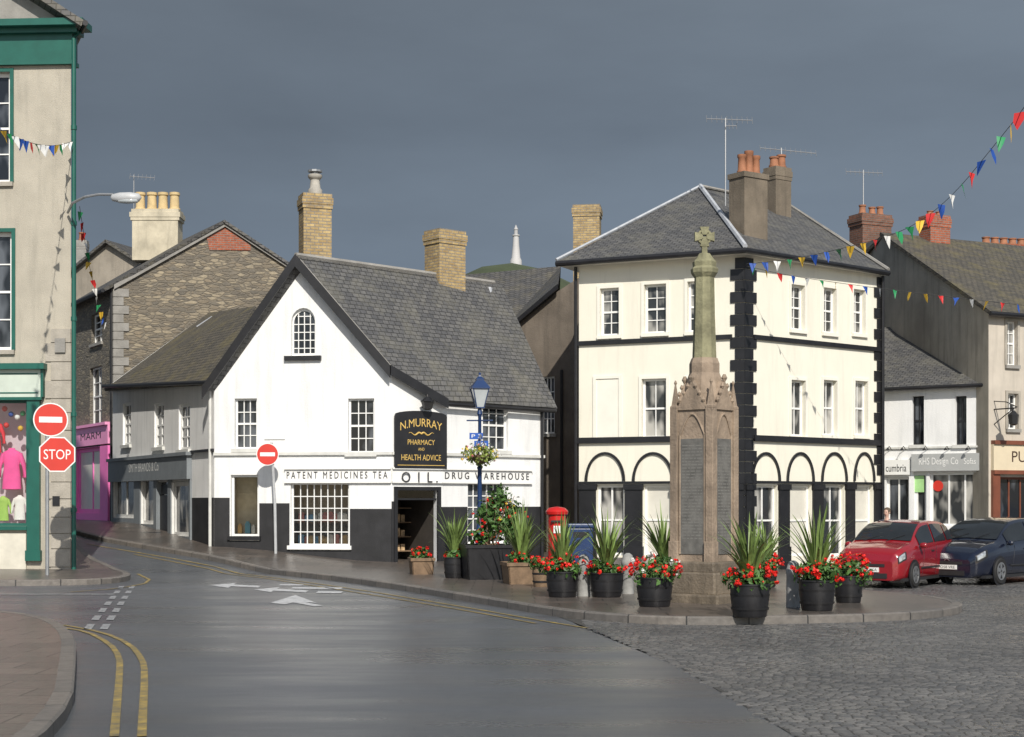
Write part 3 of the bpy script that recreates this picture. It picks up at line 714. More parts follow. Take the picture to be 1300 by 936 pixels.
m = MB(); wall(m, fG, [(0, -.6), (fG.L, -.6), (fG.L, zB), (uap, 8.3), (0, zA)], [rpts(gw1), rpts(gw2), rpts(gl), rpts(gs), archpts(archw)], .14)
door = fC.rect(504, 619, 555, 719)
wall(m, fC, [(0, -.6), (fC.L, -.6), (fC.L, zE), (0, zB)], [rpts(door)], .2)
rw = fR.rect(613, 508, 645, 572); rs = fR.rect(594, 613, 640, 690)
wall(m, fR, [(0, -.6), (fR.L, -.6), (fR.L, zE), (0, zE)], [rpts(rw), rpts(rs)], .14)
m.poly([fR.P(fR.L, -.6), (apb.x - 2, apb.y + 2.5, -.6), (apb.x - 2, apb.y + 2.5, zE), (apb.x, apb.y, 8.2), fR.P(fR.L, zE)])
obj('wall', m, white, ph)
for r in (gw1, gw2, rw): win(fG if r is not rw else fR, r, ph, 3, 4, whitep, glass, .14, .05, .025, True, dirtywhite)
# arched window
o = MB(); u0, z0, u1, z1 = archw; pts = archpts(archw, 16); ctr = ((u0 + u1) / 2, (z0 + z1) / 2)
for i in range(len(pts)):
    a, b = pts[i], pts[(i + 1) % len(pts)]; ia = tuple(ctr[k] + (a[k] - ctr[k]) * .88 for k in (0, 1)); ib = tuple(ctr[k] + (b[k] - ctr[k]) * .88 for k in (0, 1))
    o.prism([fG.P(*a, -.15), fG.P(*b, -.15), fG.P(*ib, -.15), fG.P(*ia, -.15)], fG.n3 * .05)
for i in range(1, 4):
    c = u0 + (u1 - u0) * i / 4; fG.box(o, c - .012, z0 + .04, c + .012, z1 - .1, -.15, -.11)
for i in range(1, 6):
    c = z0 + (z1 - z0) * i / 6; ins = .03 if i < 5 else .14; fG.box(o, u0 + ins, c - .012, u1 - ins, c + .012, -.15, -.112)
aw = obj('arched_window', o, whitep, ph); obj('pane', MB().poly([fG.P(*p, -.138) for p in pts]), glass, aw)
obj('sill', fG.box(MB(), u0 - .18, z0 - .12, u1 + .18, z0 - .002, -.02, .1), blackp, aw)
# ground floor windows
win(fG, gl, ph, 1, 1, whitep, clear, .14, .06, .03, False, blackp, None, 'shop_window'); room(fG, gl, ph, warm_in, .6)
win(fG, gs, ph, 8, 5, whitep, clear, .14, .05, .024, False, whitep, None, 'shop_window'); room(fG, gs, ph, stock_in, .75)
win(fR, rs, ph, 5, 5, whitep, glass, .14, .05, .03, False, whitep, None, 'shop_window')
for i in range(20):
    uu = gs[0] + .1 + (gs[2] - gs[0] - .3) * (i % 10 + random.random() * .6) / 10; zz = gs[1] + .03 + (.0 if i < 10 else .62)
    bm_ = MB(); s = random.uniform(.10, .17); ww = random.uniform(-.30, -.4); fG.box(bm_, uu, zz, uu + s, zz + s * 1.5, ww - .14, ww)
    fG.box(bm_, uu + s * .2, zz + s * 1.5, uu + s * .8, zz + s * 1.65, ww - .1, ww - .04)
    tag(obj('packet', bm_, M('packet_paint', random.choice([(.65, .6, .52), (.5, .33, .14), (.14, .28, .4), (.5, .18, .14), (.7, .68, .6)]), .5)), 'small packet on show behind the many-paned shop window', 'packet', 'packets in the many-paned shop window')
for zz in (gs[1] + .01, gs[1] + .63): obj('display_shelf', fG.box(MB(), gs[0], zz - .03, gs[2], zz + .018, -.7, -.25), woodM, ph)
for i, (uu, s, cc_, lab) in enumerate(((.12, .16, (.6, .35, .1), 'orange packet in the left window of the gabled shop'), (.38, .2, (.12, .3, .35), 'teal packet in the left window of the gabled shop'), (.62, .14, (.65, .6, .5), 'cream packet in the left window of the gabled shop'))):
    mm = MB(); fG.box(mm, gl[0] + uu * (gl[2] - gl[0]), gl[1] + .07, gl[0] + uu * (gl[2] - gl[0]) + s * .7, gl[1] + .07 + s * 1.4, -.42, -.3); fG.box(mm, gl[0] + uu * (gl[2] - gl[0]) + .02, gl[1] + .07 + s * 1.4, gl[0] + uu * (gl[2] - gl[0]) + s * .5, gl[1] + .10 + s * 1.5, -.4, -.33)
    tag(obj('packet', mm, M('packet_colour', cc_, .5)), lab, 'packet')
# plinth of black paint
zp = fG.hit(380, 632)[1]
def blk(f, u0, z0, u1, z1): obj('plinth', f.box(MB(), u0, z0, u1, z1, -.02, .012), blackr, ph)
blk(fG, .0, -.5, gl[0] - .03, zp); blk(fG, gl[0] - .03, -.5, gl[2] + .03, gl[1] - .12); blk(fG, gl[2] + .03, -.5, gs[0] - .03, zp - .15); blk(fG, gs[0] - .03, -.5, gs[2] + .03, gs[1] - .12); blk(fG, gs[2] + .03, -.5, fG.L, zp - .3)
blk(fC, 0, -.5, door[0] - .0, zp - .1); blk(fC, door[2], -.5, fC.L, zp - .1); blk(fR, 0, -.5, rs[0] - .02, zp - .25); blk(fR, rs[2] + .02, -.5, fR.L, zp - .25); blk(fR, rs[0] - .02, -.5, rs[2] + .02, rs[1] - .12)
zs = fG.hit(380, 578)[1]
for f, e0, e1, dz in ((fG, 0, .03, 0), (fC, 0, 0, -.001), (fR, 0, 0, 0)): obj('string_course', f.box(MB(), e0, zs + dz, f.L + e1, zs + .08 + dz, -.02, .07 - abs(dz)), dirtywhite, ph)
# continuous lettered band round the corner
for f, x0, x1, s, a_, b_, lab in ((fG, 362, 497, 'P A T E N T   M E D I C I N E S   T E A', .06, .10, 'left hand band with spaced raised letters'), (fC, 497, 560, 'O  I  L .', .26, .16, 'band over the corner door with three large raised letters'), (fR, 560, 674, 'D R U G   W A R E H O U S E', .10, .12, 'right hand band with spaced raised letters')):
    r = f.rect(x0, 595.5, x1, 610.5); m = MB(); u0, u1 = max(0, r[0]), min(f.L, r[2]); zb0, zb1 = fG.hit(430, 611)[1], fG.hit(430, 596)[1]
    f.box(m, u0, zb0, u1, zb1, -.01, .04); f.box(m, u0, zb1, u1, zb1 + .05, -.01, .10); f.box(m, u0, zb0 - .05, u1, zb0, -.01, .08)
    nb = obj('name_band', m, whitep, ph, lab)
    if f is fC: text(s, f, u0 + a_, zb0 - .03, u1 - b_, zb1 - .07, letterM, nb, .085, 'raised_lettering', 0, .02)
    else: text(s, f, u0 + a_, zb0 + .07, u1 - b_, zb1 - .06, letterM, nb, .035, 'raised_lettering', 0, .02)
# door
m = MB(); u0, z0, u1, z1 = door
fC.box(m, u0 - .10, z0 - .3, u0, z1 + .02, -.03, .05); fC.box(m, u1, z0 - .3, u1 + .1, z1 + .02, -.03, .05); fC.box(m, u0, z1 - .08, u1, z1 + .018, -.03, .048); fC.box(m, u0, z1 - .34, u1, z1 - .29, -.12, -.04)
dfr = obj('door_frame', m, blackp, ph); room(fC, (u0, z0 - .1, u1, z1), ph, dark_in, 2.2, .2)
obj('fanlight', MB().poly([fC.P(u0, z1 - .29, -.08), fC.P(u1, z1 - .29, -.08), fC.P(u1, z1 - .08, -.08), fC.P(u0, z1 - .08, -.08)]), clear, dfr)
m = MB(); q = fC.P(u0 + .02, 0, -.18); lf = Vector((q.x, q.y, z0)); m.obox(lf, -fC.n3 * .85, fC.u3 * .045, (0, 0, z1 - z0 - .36)); obj('door', m, darkbrown, ph)
m = MB()
for z in (.35, .75, 1.15, 1.55): fC.box(m, u0 + .5, z0 + z, u1, z0 + z + .03, -2.1, -1.5)
sh = obj('shelves', m, woodM, ph); m = MB()
for z in (.38, .78, 1.18):
    for i in range(4): fC.box(m, u0 + .52 + i * .15, z0 + z, u0 + .63 + i * .15, z0 + z + random.uniform(.15, .28), -1.85, -1.6)
obj('shelf_goods', m, M('shelf_goods_mix', (.5, .35, .2), .6, .5, 7), sh)
# sign board above the door
m = MB(); r = fC.rect(499, 522, 565, 595); cc = ((r[0] + r[2]) / 2, (r[1] + r[3]) / 2); W_ = r[2] - r[0]; H_ = r[3] - r[1]
out = [(r[0], r[1]), (r[2], r[1]), (r[2], r[3] - .16)] + [(cc[0] + W_ * .5 * math.cos(math.pi * t / 10), r[3] - .12 + .12 * math.sin(math.pi * t / 10)) for t in range(1, 10)] + [(r[0], r[3] - .16)]
m.prism([fC.P(a, b, .06) for a, b in out], fC.n3 * .05); sb = obj('sign_board', m, blackp, ph)
tx = lambda s, a, b, z0_, z1_, arc=0: text(s, fC, r[0] + W_ * a, r[1] + H_ * z0_, r[0] + W_ * b, r[1] + H_ * z1_, gold, sb, .116, 'lettering', arc)
tx('N.MURRAY', .10, .90, .65, .79, .12); tx('PHARMACY', .24, .76, .41, .50); tx('AND', .44, .56, .31, .36); tx('HEALTH ADVICE', .12, .88, .14, .24)
m = MB(); zz = r[1] + H_ * .60
for sd in (-1, 1):
    pts = [fC.P(cc[0] + sd * W_ * .24 * t_, zz + .035 * math.sin(t_ * 9), .118) for t_ in [i / 12 for i in range(13)]]; m.tube(pts, [.024 * (1.05 - i / 12) + .004 for i in range(13)], 5)
obj('scroll_ornament', m, gold, sb)
m = MB()
for (a0, b0, a1, b1) in ((.05, .05, .95, .06),): fC.box(m, r[0] + W_ * a0, r[1] + H_ * b0, r[0] + W_ * a1, r[1] + H_ * b1, .105, .116)
obj('gold_border', m, gold, sb)
m = MB(); q = fC.P(cc[0] + .1, r[3] + .02, .28); m.lathe([(.06, 0), (.12, .02), (.17, .2), (.2, .22), (.03, .36), (.02, .42)], q, 6); m.tube([q + Vector((0, 0, .1)), fC.P(cc[0] + .1, r[3] + .1, -.01)], .02, 6); obj('wall_lantern', m, blackp, ph)
r = fG.rect(336, 551, 362, 558); o = obj('street_nameplate', fG.box(MB(), r[0], r[1], r[2], r[3], .0, .03), signwhite, ph)
m = MB(); q = fR.P(fR.L - .12, 0, .07); m.tube([(q.x, q.y, 0), (q.x, q.y, zE - .1)], .045, 8); smoothang(obj('drainpipe', m, blackp, ph))
# roof
ng = fG.n3 * .22; nr = Vector((.7, -.7, 0)); eav = nr * .22 - Vector((0, 0, .33))
Bp = fG.P(fG.L, zB); Cp = fC.P(fC.L, zE); Dp = fR.P(fR.L, zE); Ap = fG.P(0, zA); up = Vector((0, 0, .06))
m = MB(); m.roof([apx + ng + up, Bp + ng * .9 + up + Vector((.05, 0, -.05)), Cp + eav * .8 + up, Dp + eav + up + Vector((.25, .2, 0)), apb + up + Vector((.25, .2, 0))], .09)
rf = obj('roof', m, slate, ph)
m = MB(); m.roof([apx + ng + up * .9, Ap + ng + Vector((-.25, 0, -.35)) + up, Ap + Vector((4.5, 5.2, -.2)), apb + up * .9], .09); obj('roof', m, slate, ph)
m = MB(); board(m, Ap + ng + Vector((-.25, 0, -.25)), apx + ng + Vector((0, 0, .12)), fG.n3, .33, .05); board(m, apx + ng + Vector((0, 0, .119)), Bp + ng + Vector((.02, 0, .11)), fG.n3 * 1.02, .34, .05); board(m, Bp + ng + Vector((.02, 0, .109)), Cp + eav * .8 + fC.n3 * .04 + Vector((.05, 0, .09)), fC.n3, .26, .04)
obj('bargeboard', m, blackp, ph)
m = MB(); m.tube([Cp + eav * .9 + Vector((0, 0, -.02)), Dp + eav + Vector((.2, .15, -.02))], .06, 8); obj('gutter', m, blackp, ph)
m = MB(); m.tube([apx + ng + up * 1.6, apb + up * 1.6], .075, 6); obj('ridge_tiles', m, stone_gr, rf)
m = MB(); m.tube([apx + ng * .7 + up * 1.0 + Vector((.02, 0, 0)), Bp + ng * .6 + up * 1.5], .035, 5); obj('verge_flashing', m, stone_gr, rf)
c1 = chimney(ph, 380, 420, 248, 350, 43.9, ybrick, R(20), .8, [], terr, True, drop=.7)
q = P(400, 248, 43.9); smoothang(obj('chimney_pot', MB().lathe([(.2, -.02), (.2, .14), (.15, .2), (.13, .42), (.17, .46), (.2, .5), (.2, .56), (.15, .58)], q, 10), gpot, c1)); obj('pot_cowl', MB().lathe([(.1, .58), (.1, .64), (.2, .64), (.2, .69)], q, 10), galv, c1)
c2 = chimney(ph, 542, 588, 294, 375, 46.4, ybrick, R(40), .75, [], terr, True, drop=.7)
m = MB(); m.tube([P(622, 366, 47.4), P(617, 436, 46.4)], .07, 6); obj('verge_flashing', m, lead, ph)

# side wing up the street
wg = thing('street_wing', 'low white wing with blue-grey shopfront left of the gabled shop', 'building', (fW.A.x, fW.A.y, .9))
ws = [fW.rect(156, 512, 166, 565), fW.rect(196, 512, 208, 568), fW.rect(227, 513, 241, 571)]
sw = [fW.rect(145, 602, 172, 658), fW.rect(180, 606, 197, 666), fW.rect(219, 612, 242, 681)]; dr = fW.rect(201, 612, 215, 684)
zl, zrr = fW.hit(143, 486)[1], zA
m = MB(); wall(m, fW, [(0, 0), (fW.L, -.3), (fW.L, zrr), (0, zl)], [rpts(r) for r in ws + sw + [dr]], .10)
rl, rr_ = P(265, 397, 55), P(324, 389, 48); bl_ = rl + Vector((2.6, 2.4, -2.6))
m.poly([fW.P(0, 0), fW.P(0, zl), rl, bl_, Vector((bl_.x, bl_.y, 0))]); obj('wall', m, wing_white, wg)
for r in ws: win(fW, r, wg, 2, 4, whitep, glass, .10, .08, .04, True, dirtywhite)
shopfr = M('shopframe_light', (.66, .66, .64), .5)
for r, c in zip(sw, (2, 1, 1)): win(fW, r, wg, c, 1, shopfr, glassc, .08, .12, .10, False, None, None, 'shop_window', None, shopfr)
m = MB(); fW.box(m, dr[0], dr[1] - .3, dr[2], dr[3] - .4, -.09, -.04); fW.box(m, dr[0] + .12, dr[3] - .36, dr[2] - .12, dr[3] - .08, -.09, -.06); dd = obj('door', m, blackp, wg); obj('door_pane', MB().poly([fW.P(dr[0], dr[1], -.10), fW.P(dr[2], dr[1], -.10), fW.P(dr[2], dr[3], -.10), fW.P(dr[0], dr[3], -.10)]), glass, dd)
m = MB(); fW.box(m, dr[0] + .001, dr[1], dr[0] + .03, dr[3], -.11, .02); fW.box(m, dr[2] - .03, dr[1], dr[2] - .001, dr[3], -.11, .02); obj('lining', m, greyp, dd)
m = MB(); zf0 = fW.hit(200, 610)[1]; zf1 = fW.hit(200, 582)[1]; ue = fW.hit(244, 0)[0]
fW.box(m, 0, zf0, ue, zf1, .01, .16); fW.box(m, 0, zf1, ue + .1, zf1 + .1, .01, .22)
edges = [0, sw[0][0], sw[0][2], sw[1][0], sw[1][2], dr[0], dr[2], sw[2][0], sw[2][2], ue]
for a, b in zip(edges[0::2], edges[1::2]):
    if b > a + .02: fW.box(m, a + .01, -.2, b - .01, zf0, .005, .06)
for r in sw: fW.box(m, r[0] - .01, -.2, r[2] + .01, r[1] - .01, .004, .05)
obj('shopfront', m, greyp, wg); text('SMITH BRANDS & Co', fW, ue * .30, zf0 + .28, ue * .68, zf0 + .56, signwhite, wg, .165)
blk2 = MB(); fW.box(blk2, ue + .01, -.3, fW.L - .02, fW.hit(258, 632)[1], -.02, .012); obj('plinth', blk2, blackr, wg)
m = MB(); fW.box(m, ue, fW.hit(258, 574)[1], fW.L, fW.hit(258, 571)[1], -.02, .08); obj('string_course', m, blackp, wg)
ev = fW.n3 * .25 - Vector((0, 0, .2)); m = MB()
m.roof([fW.P(-.2, zl) + ev, fW.P(fW.L, zrr) + ev * .6, rr_, rl], .1); m.roof([rl, rr_, rr_ + Vector((3, 2, -3)), bl_], .1); wr_o = obj('roof', m, slate3, wg)
n_ = (fW.P(fW.L, zrr) - fW.P(0, zl)).cross(rl - fW.P(0, zl)).normalized(); n_ = n_ if n_.z > 0 else -n_
def onroof(x, y):
    o_ = Vector((0, 0, EYE)); d_ = Vector(((x - CX) / F, 1, -(y - HY) / F)); t_ = (fW.P(0, zl) + ev - o_).dot(n_) / d_.dot(n_); return o_ + d_ * t_
for (px, py, px2, py2) in ((252, 418, 272, 405), (246, 438, 270, 424)):
    fr_ = MB(); a_ = onroof(px, py); b_2 = onroof(px2, py2); ax_ = (b_2 - a_); dn = n_.cross(ax_).normalized() * .22
    fr_.prism([a_, b_2, b_2 + dn, a_ + dn], n_ * .1); obj('rooflight', fr_, lead, wr_o)
m = MB(); m.tube([fW.P(-.1, zl - .12, .3), fW.P(fW.L, zrr - .12, .2)], .06, 8); obj('gutter', m, blackp, wg)
m = MB(); q = fW.P(fW.L - .15, 0, .07); m.tube([(q.x, q.y, .2), (q.x, q.y, zrr - .1)], .045, 8); obj('drainpipe', m, dirtywhite, wg)

# ------------------------------------------------------------------ brown house behind, between shop and three storey
fB = Fac(XY(596, 52.5), XY(742, 50.5)); rb = thing('rear_house', 'brown rendered house with a slate roof squeezed behind the gabled shop', 'building', fB.P(0, 0))
hz = lambda px, py: fB.hit(px, py)
ww_ = fB.rect(687, 478, 704, 551)
m = MB(); wall(m, fB, [(0, -.5), (fB.L, -.5), hz(742, 348), hz(708, 370), hz(628, 437), (0, hz(600, 440)[1])], [rpts(ww_)], .12); obj('wall', m, brownr, rb)
win(fB, ww_, rb, 3, 4, whitep, glass, .12, .06, .03, True, stone_gr)
r0 = P(578, 350, 57.5); r1 = P(712, 338, 57.5)
m = MB(); v0 = fB.P(*hz(600, 437), .2); v1 = fB.P(*hz(628, 435), .2); v2 = fB.P(*hz(712, 364), .2); m.add([v0, v1, v2, r1, r0], [(0, 1, 4), (1, 2, 3, 4)]); m.add([r0, r1, r1 + Vector((0, 6, -4)), r0 + Vector((0, 6, -4))], [(0, 1, 2, 3)]); obj('roof', m, slate2, rb)
m = MB(); board(m, v1 + Vector((0, 0, .05)), v2 + Vector((0, 0, .05)), fB.n3, .16, .06); obj('bargeboard', m, blackp, rb)
chimney(rb, 727, 764, 262, 325, 56.5, ybrick, R(-8), .8, [], terr, True, drop=2.2)
m = MB(); q = fB.P(hz(700, 0)[0] + .4, 0, .06); m.tube([(q.x, q.y, 0), (q.x, q.y, 6)], .05, 8); obj('drainpipe', m, blackp, rb)

# ------------------------------------------------------------------ three storey building
TA, TB, TC = XY(735, 46.5), XY(945, 44.4), XY(1118, 48.4); fL = Fac(TA, TB); fT = Fac(TB, TC)
zeb = 8.72
tb = thing('corner_house', 'three storey cream building with black quoins and arches under a hipped slate roof', 'building', (TB.x, TB.y, h(TB.x, TB.y)))
LW = [fL.rect(762, 366, 786, 426), fL.rect(818, 361, 846, 423), fL.rect(873, 357, 903, 421), fL.rect(757, 481, 786, 556), fL.rect(815, 481, 846, 556), fL.rect(873, 481, 905, 556)]
TW = [fT.rect(1004, 362, 1021, 419), fT.rect(1045, 366, 1061, 423), fT.rect(1083, 368, 1098, 424), fT.rect(1004, 483, 1022, 554), fT.rect(1045, 483, 1062, 553), fT.rect(1085, 484, 1101, 553)]
LB_ = [fL.rect(758, 616, 792, 705), fL.rect(817, 616, 852, 705), fL.rect(873, 616, 909, 705)]
TB_ = [fT.rect(957, 616, 987, 706), fT.rect(1002, 616, 1030, 706), fT.rect(1045, 616, 1072, 706), fT.rect(1085, 616, 1108, 706)]
m = MB(); wall(m, fL, [(0, -.8), (fL.L, -.8), (fL.L, zeb), (0, zeb)], [rpts(r) for r in LW[:3] + LW[4:] + LB_], .16)
wall(m, fT, [(0, -.8), (fT.L, -.8), (fT.L, zeb), (0, zeb)], [rpts(r) for r in TW + TB_], .16)
m.poly([(TA.x, TA.y, -.8), (TA.x, TA.y, zeb), (TA.x + 1.5, 55.5, zeb), (TA.x + 1.5, 55.5, -.8)]); m.poly([(TC.x, TC.y, -.8), (TC.x, TC.y, zeb), (TC.x - 1, 56, zeb), (TC.x - 1, 56, -.8)])
obj('wall', m, cream, tb)
for i, r in enumerate(LW):
    if i == 3:
        mm = MB(); fL.box(mm, r[0], r[1], r[2], r[3], -.02, .012); bw_ = obj('blind_window', mm, creamtrim, tb)
        m2 = MB(); t_ = .09; fL.box(m2, r[0] - t_, r[1], r[0], r[3] + t_, .001, .045); fL.box(m2, r[2], r[1], r[2] + t_, r[3] + t_, .001, .045); fL.box(m2, r[0], r[3], r[2], r[3] + t_, .001, .043); fL.box(m2, r[0] - .1, r[1] - .1, r[2] + .1, r[1] - .002, .001, .08); obj('surround', m2, creamtrim, bw_)
        continue
    win(fL, r, tb, 2, 4 if i < 3 else 2, whitep, glassc, .16, .06, .025, True, creamtrim, creamtrim)
for i, r in enumerate(TW): win(fT, r, tb, 2, 4 if i < 3 else 2, whitep, glassc, .16, .06, .025, True, creamtrim, creamtrim)
for f, rs_ in ((fL, LB_), (fT, TB_)):
    for i, r in enumerate(rs_): win(f, r, tb, 2 if i % 2 == 0 else 1, 2, whitep, glassc if i % 2 == 0 else blindM, .16, .07, .05, False, None, None, 'shop_window')
# bands
for (pL, th, pr) in ((427, .13, .07), (556, .17, .09), (612, .07, .05)):
    z = fL.hit(945, pL)[1]; obj('string_course', fL.box(MB(), -.05, z - th / 2, fL.L - .35 if pL < 600 else fL.L, z + th / 2, -.02, pr), blackp, tb); obj('string_course', fT.box(MB(), .35 if pL < 600 else .01, z - th / 2 + .002, fT.L + .03, z + th / 2 + .002, -.02, pr + .002), blackp, tb)
# quoins
m1, m2, m3 = MB(), MB(), MB(); z = 0; k = 0
while z < zeb - .3:
    wd = .40 if k % 2 else .26; fL.box(m1, fL.L - wd, z + .008, fL.L + .02, z + .312, -.05, .04); fT.box(m2, -.02, z + .01, wd + .08, z + .31, -.05, .042)
    if z > 2.3: fT.box(m3, fT.L - (.34 if k % 2 else .2), z + .01, fT.L + .03, z + .31, -.05, .04)
    z += .32; k += 1
for mm in (m1, m2, m3): obj('quoins', mm, blackp, tb)
# arches
def arch(f, x0, x1, yb, yt):
    u0, z0 = f.hit(x0, yb); u1, _ = f.hit(x1, yb); zt_ = f.hit((x0 + x1) / 2, yt)[1]; c = (u0 + u1) / 2; a = (u1 - u0) / 2; b = zt_ - z0; n = 20; m = MB(); t_ = .075
    for i in range(n):
        t0, t1 = math.pi * i / n, math.pi * (i + 1) / n
        q = lambda t, k: f.P(c + (a - k) * math.cos(t), z0 + (b - k) * math.sin(t), .004)
        m.prism([q(t0, 0), q(t1, 0), q(t1, t_), q(t0, t_)], f.n3 * .05)
    obj('arch', m, blackp, tb)
for x0, x1 in ((743, 794), (803, 856), (864, 918)): arch(fL, x0, x1, 611, 574)
for x0, x1 in ((953, 990), (998, 1033), (1042, 1075), (1083, 1110)): arch(fT, x0, x1, 611, 574)
def pillar(f, x0, x1):
    r = f.rect(x0, 614, x1, 716); m = MB(); f.box(m, r[0], -.7, r[2], r[3] - .18, -.02, .06); f.box(m, r[0] - .03, r[3] - .18, r[2] + .03, r[3] - .02, -.02, .1); f.box(m, r[0] - .03, -.7, r[2] + .03, .45, -.02, .085); obj('pillar', m, blackp, tb)
for a, b in ((736, 757), (794, 816), (854, 872), (911, 944)): pillar(fL, a, b)
for a, b in ((946, 956), (988, 1001), (1031, 1044), (1073, 1084), (1109, 1117)): pillar(fT, a, b)
# roof
EA, EB, EC = P(706, 333, 46.3), P(946, 322, 43.8), P(1128, 347, 48.2); EA.z = EB.z = EC.z = zeb + .08
AP = P(889, 238, 50); R2 = P(1000, 262, 53); R2.z = AP.z; BK = Vector((7.5, 59, zeb))
m = MB(); m.roof([EA, EB, AP], .1); m.roof([EB, EC, R2, AP], .1); m.roof([EC, BK, R2], .1); m.roof([EA, AP, R2, BK], .1); tr = obj('roof', m, slate, tb)
m = MB(); m.tube([AP + Vector((0, 0, .05)), EB + Vector((0, 0, .06))], .075, 6); obj('hip_flashing', m, lead, tr)
m = MB(); m.tube([AP + Vector((0, 0, .05)), EA + Vector((0, 0, .06))], .045, 6); obj('hip_flashing', m, lead, tr)
m = MB(); m.tube([AP + Vector((0, 0, .04)), R2 + Vector((0, 0, .04)), EC + Vector((0, 0, .05))], .06, 6); obj('ridge_tiles', m, stone_gr, tr)
m = MB(); lo = Vector((0, 0, -.10))
m.poly([EA + lo, EB + lo, EC + lo, BK + lo]); obj('soffit', m, creamtrim, tb)
m = MB(); m.tube([EA + lo * .6, EB + lo * .6, EC + lo * .6], .085, 8); obj('gutter', m, blackp, tb)
for q in (fT.P(fT.L - .02, 0, .1), fL.P(-.08, 0, .06)): m = MB(); m.tube([(q.x, q.y, -.3), (q.x, q.y, zeb - .05)], .05, 8); obj('drainpipe', m, blackp, tb)
chimney(tb, 930, 970, 222, 322, 46.0, stackr, R(35), .7, [(-.55, 1.0), (.05, 1.25), (.65, 1.05)], terr, False, .55, .13)
chimney(tb, 972, 1002, 214, 275, 51.0, stackr, R(35), .8, [(-.4, .7), (.45, .9)], terr, True, .5, .15)
aerial('tall mast aerial with a long horizontal boom above the hipped roof', 921, 150, 262, 47.5, [(897, 151, 955, 153, 10, .12), (921, 160, 935, 160, 4, .1)])
aerial('short aerial beside the rear chimney of the hipped roof', 992, 188, 240, 51.2, [(965, 188, 1036, 195, 12, .11)])

# ------------------------------------------------------------------ right-hand row
fWh = Fac(XY(1122, 50), XY(1259, 48)); wh = thing('low_shop', 'low white two storey shop with a sloping slate roof and grey fascia', 'building', fWh.P(0, -.3))
w_ = [fWh.rect(1158, 503, 1173, 565), fWh.rect(1213, 503, 1227, 565)]; sh1 = fWh.rect(1180, 600, 1247, 668); dr1 = fWh.rect(1160, 600, 1176, 716); sh0 = fWh.rect(1125, 606, 1154, 690)
zw = fWh.hit(1190, 493)[1]
m = MB(); wall(m, fWh, [(0, -.8), (fWh.L, -.8), (fWh.L, zw), (0, zw)], [rpts(r) for r in w_ + [sh1, dr1, sh0]], .15); obj('wall', m, white, wh)
for r in w_: win(fWh, r, wh, 2, 2, blackp, glass, .15, .05, .03, True, dirtywhite)
win(fWh, sh1, wh, 3, 1, whitep, glassc, .15, .07, .05, False, None, None, 'shop_window'); win(fWh, sh0, wh, 2, 1, whitep, glass, .15, .07, .05, False, None, None, 'shop_window'); win(fWh, dr1, wh, 1, 1, whitep, glassc, .15, .09, .05, False, None, None, 'door')
r = fWh.rect(1159, 576, 1249, 598); o = obj('grey_fascia', fWh.box(MB(), r[0], r[1], r[2], r[3], .0, .14), greylt, wh)
text('RHS Design Co', fWh, r[0] + .25, r[1] + .13, r[0] + 1.5, r[3] - .12, signwhite, o, .146); text('Sofas', fWh, r[0] + 1.68, r[1] + .2, r[0] + 2.05, r[1] + .38, signwhite, o, .146)
r = fWh.rect(1123, 584, 1156, 603); o = obj('white_fascia', fWh.box(MB(), r[0], r[1], r[2], r[3], .0, .14), signwhite, wh); text('cumbria', fWh, r[0] + .1, r[1] + .1, r[2] - .08, r[3] - .14, blackp, o, .146)
o = obj('window_poster', MB().poly(disc(fWh, *fWh.hit(1189, 617), .17, -.125, 20)), signred, wh, 'round red poster in the shop window')
r = fWh.rect(1158, 604, 1172, 625); obj('window_notice', MB().poly([fWh.P(a, b, -.08) for a, b in rpts(r)]), M('notice_green', (.35, .6, .25), .5), wh)
m = MB(); zz_ = fWh.hit(1200, 569)[1]; fWh.box(m, 0, zz_, fWh.L, zz_ + .06, -.02, .06); obj('string_course', m, dirtywhite, wh)
for px in (1132, 1150, 1178, 1205, 1232):
    u, z = fWh.hit(px, 571); m = MB(); m.tube([fWh.P(u, z, 0), fWh.P(u, z + .1, .2), fWh.P(u, z + .04, .32)], .012, 5); m.lathe([(.02, .05), (.05, 0), (.055, -.03)], fWh.P(u, z + .0, .32), 8); obj('swan_neck_lamp', m, blackp, wh)
m = MB(); e0, e1 = fWh.P(-.1, zw + .02, .25), fWh.P(fWh.L + .2, zw + .02, .25); t0, t1 = P(1118, 416, 54.5), P(1141, 415, 54.5)
m.add([e0, e1, t1, t0], [(0, 1, 2, 3)]); obj('roof', m, slate, wh)
m = MB(); m.tube([t1 + Vector((0, -.05, .03)), e1 + Vector((0, 0, .05))], .08, 6); obj('flashing', m, lead, wh); m = MB(); m.tube([e0, e1], .06, 8); obj('gutter', m, blackp, wh)
m = MB(); q = fWh.P(fWh.L - .15, 0, .06); m.tube([(q.x, q.y, -.3), (q.x, q.y, zw)], .045, 8); obj('drainpipe', m, blackp, wh)
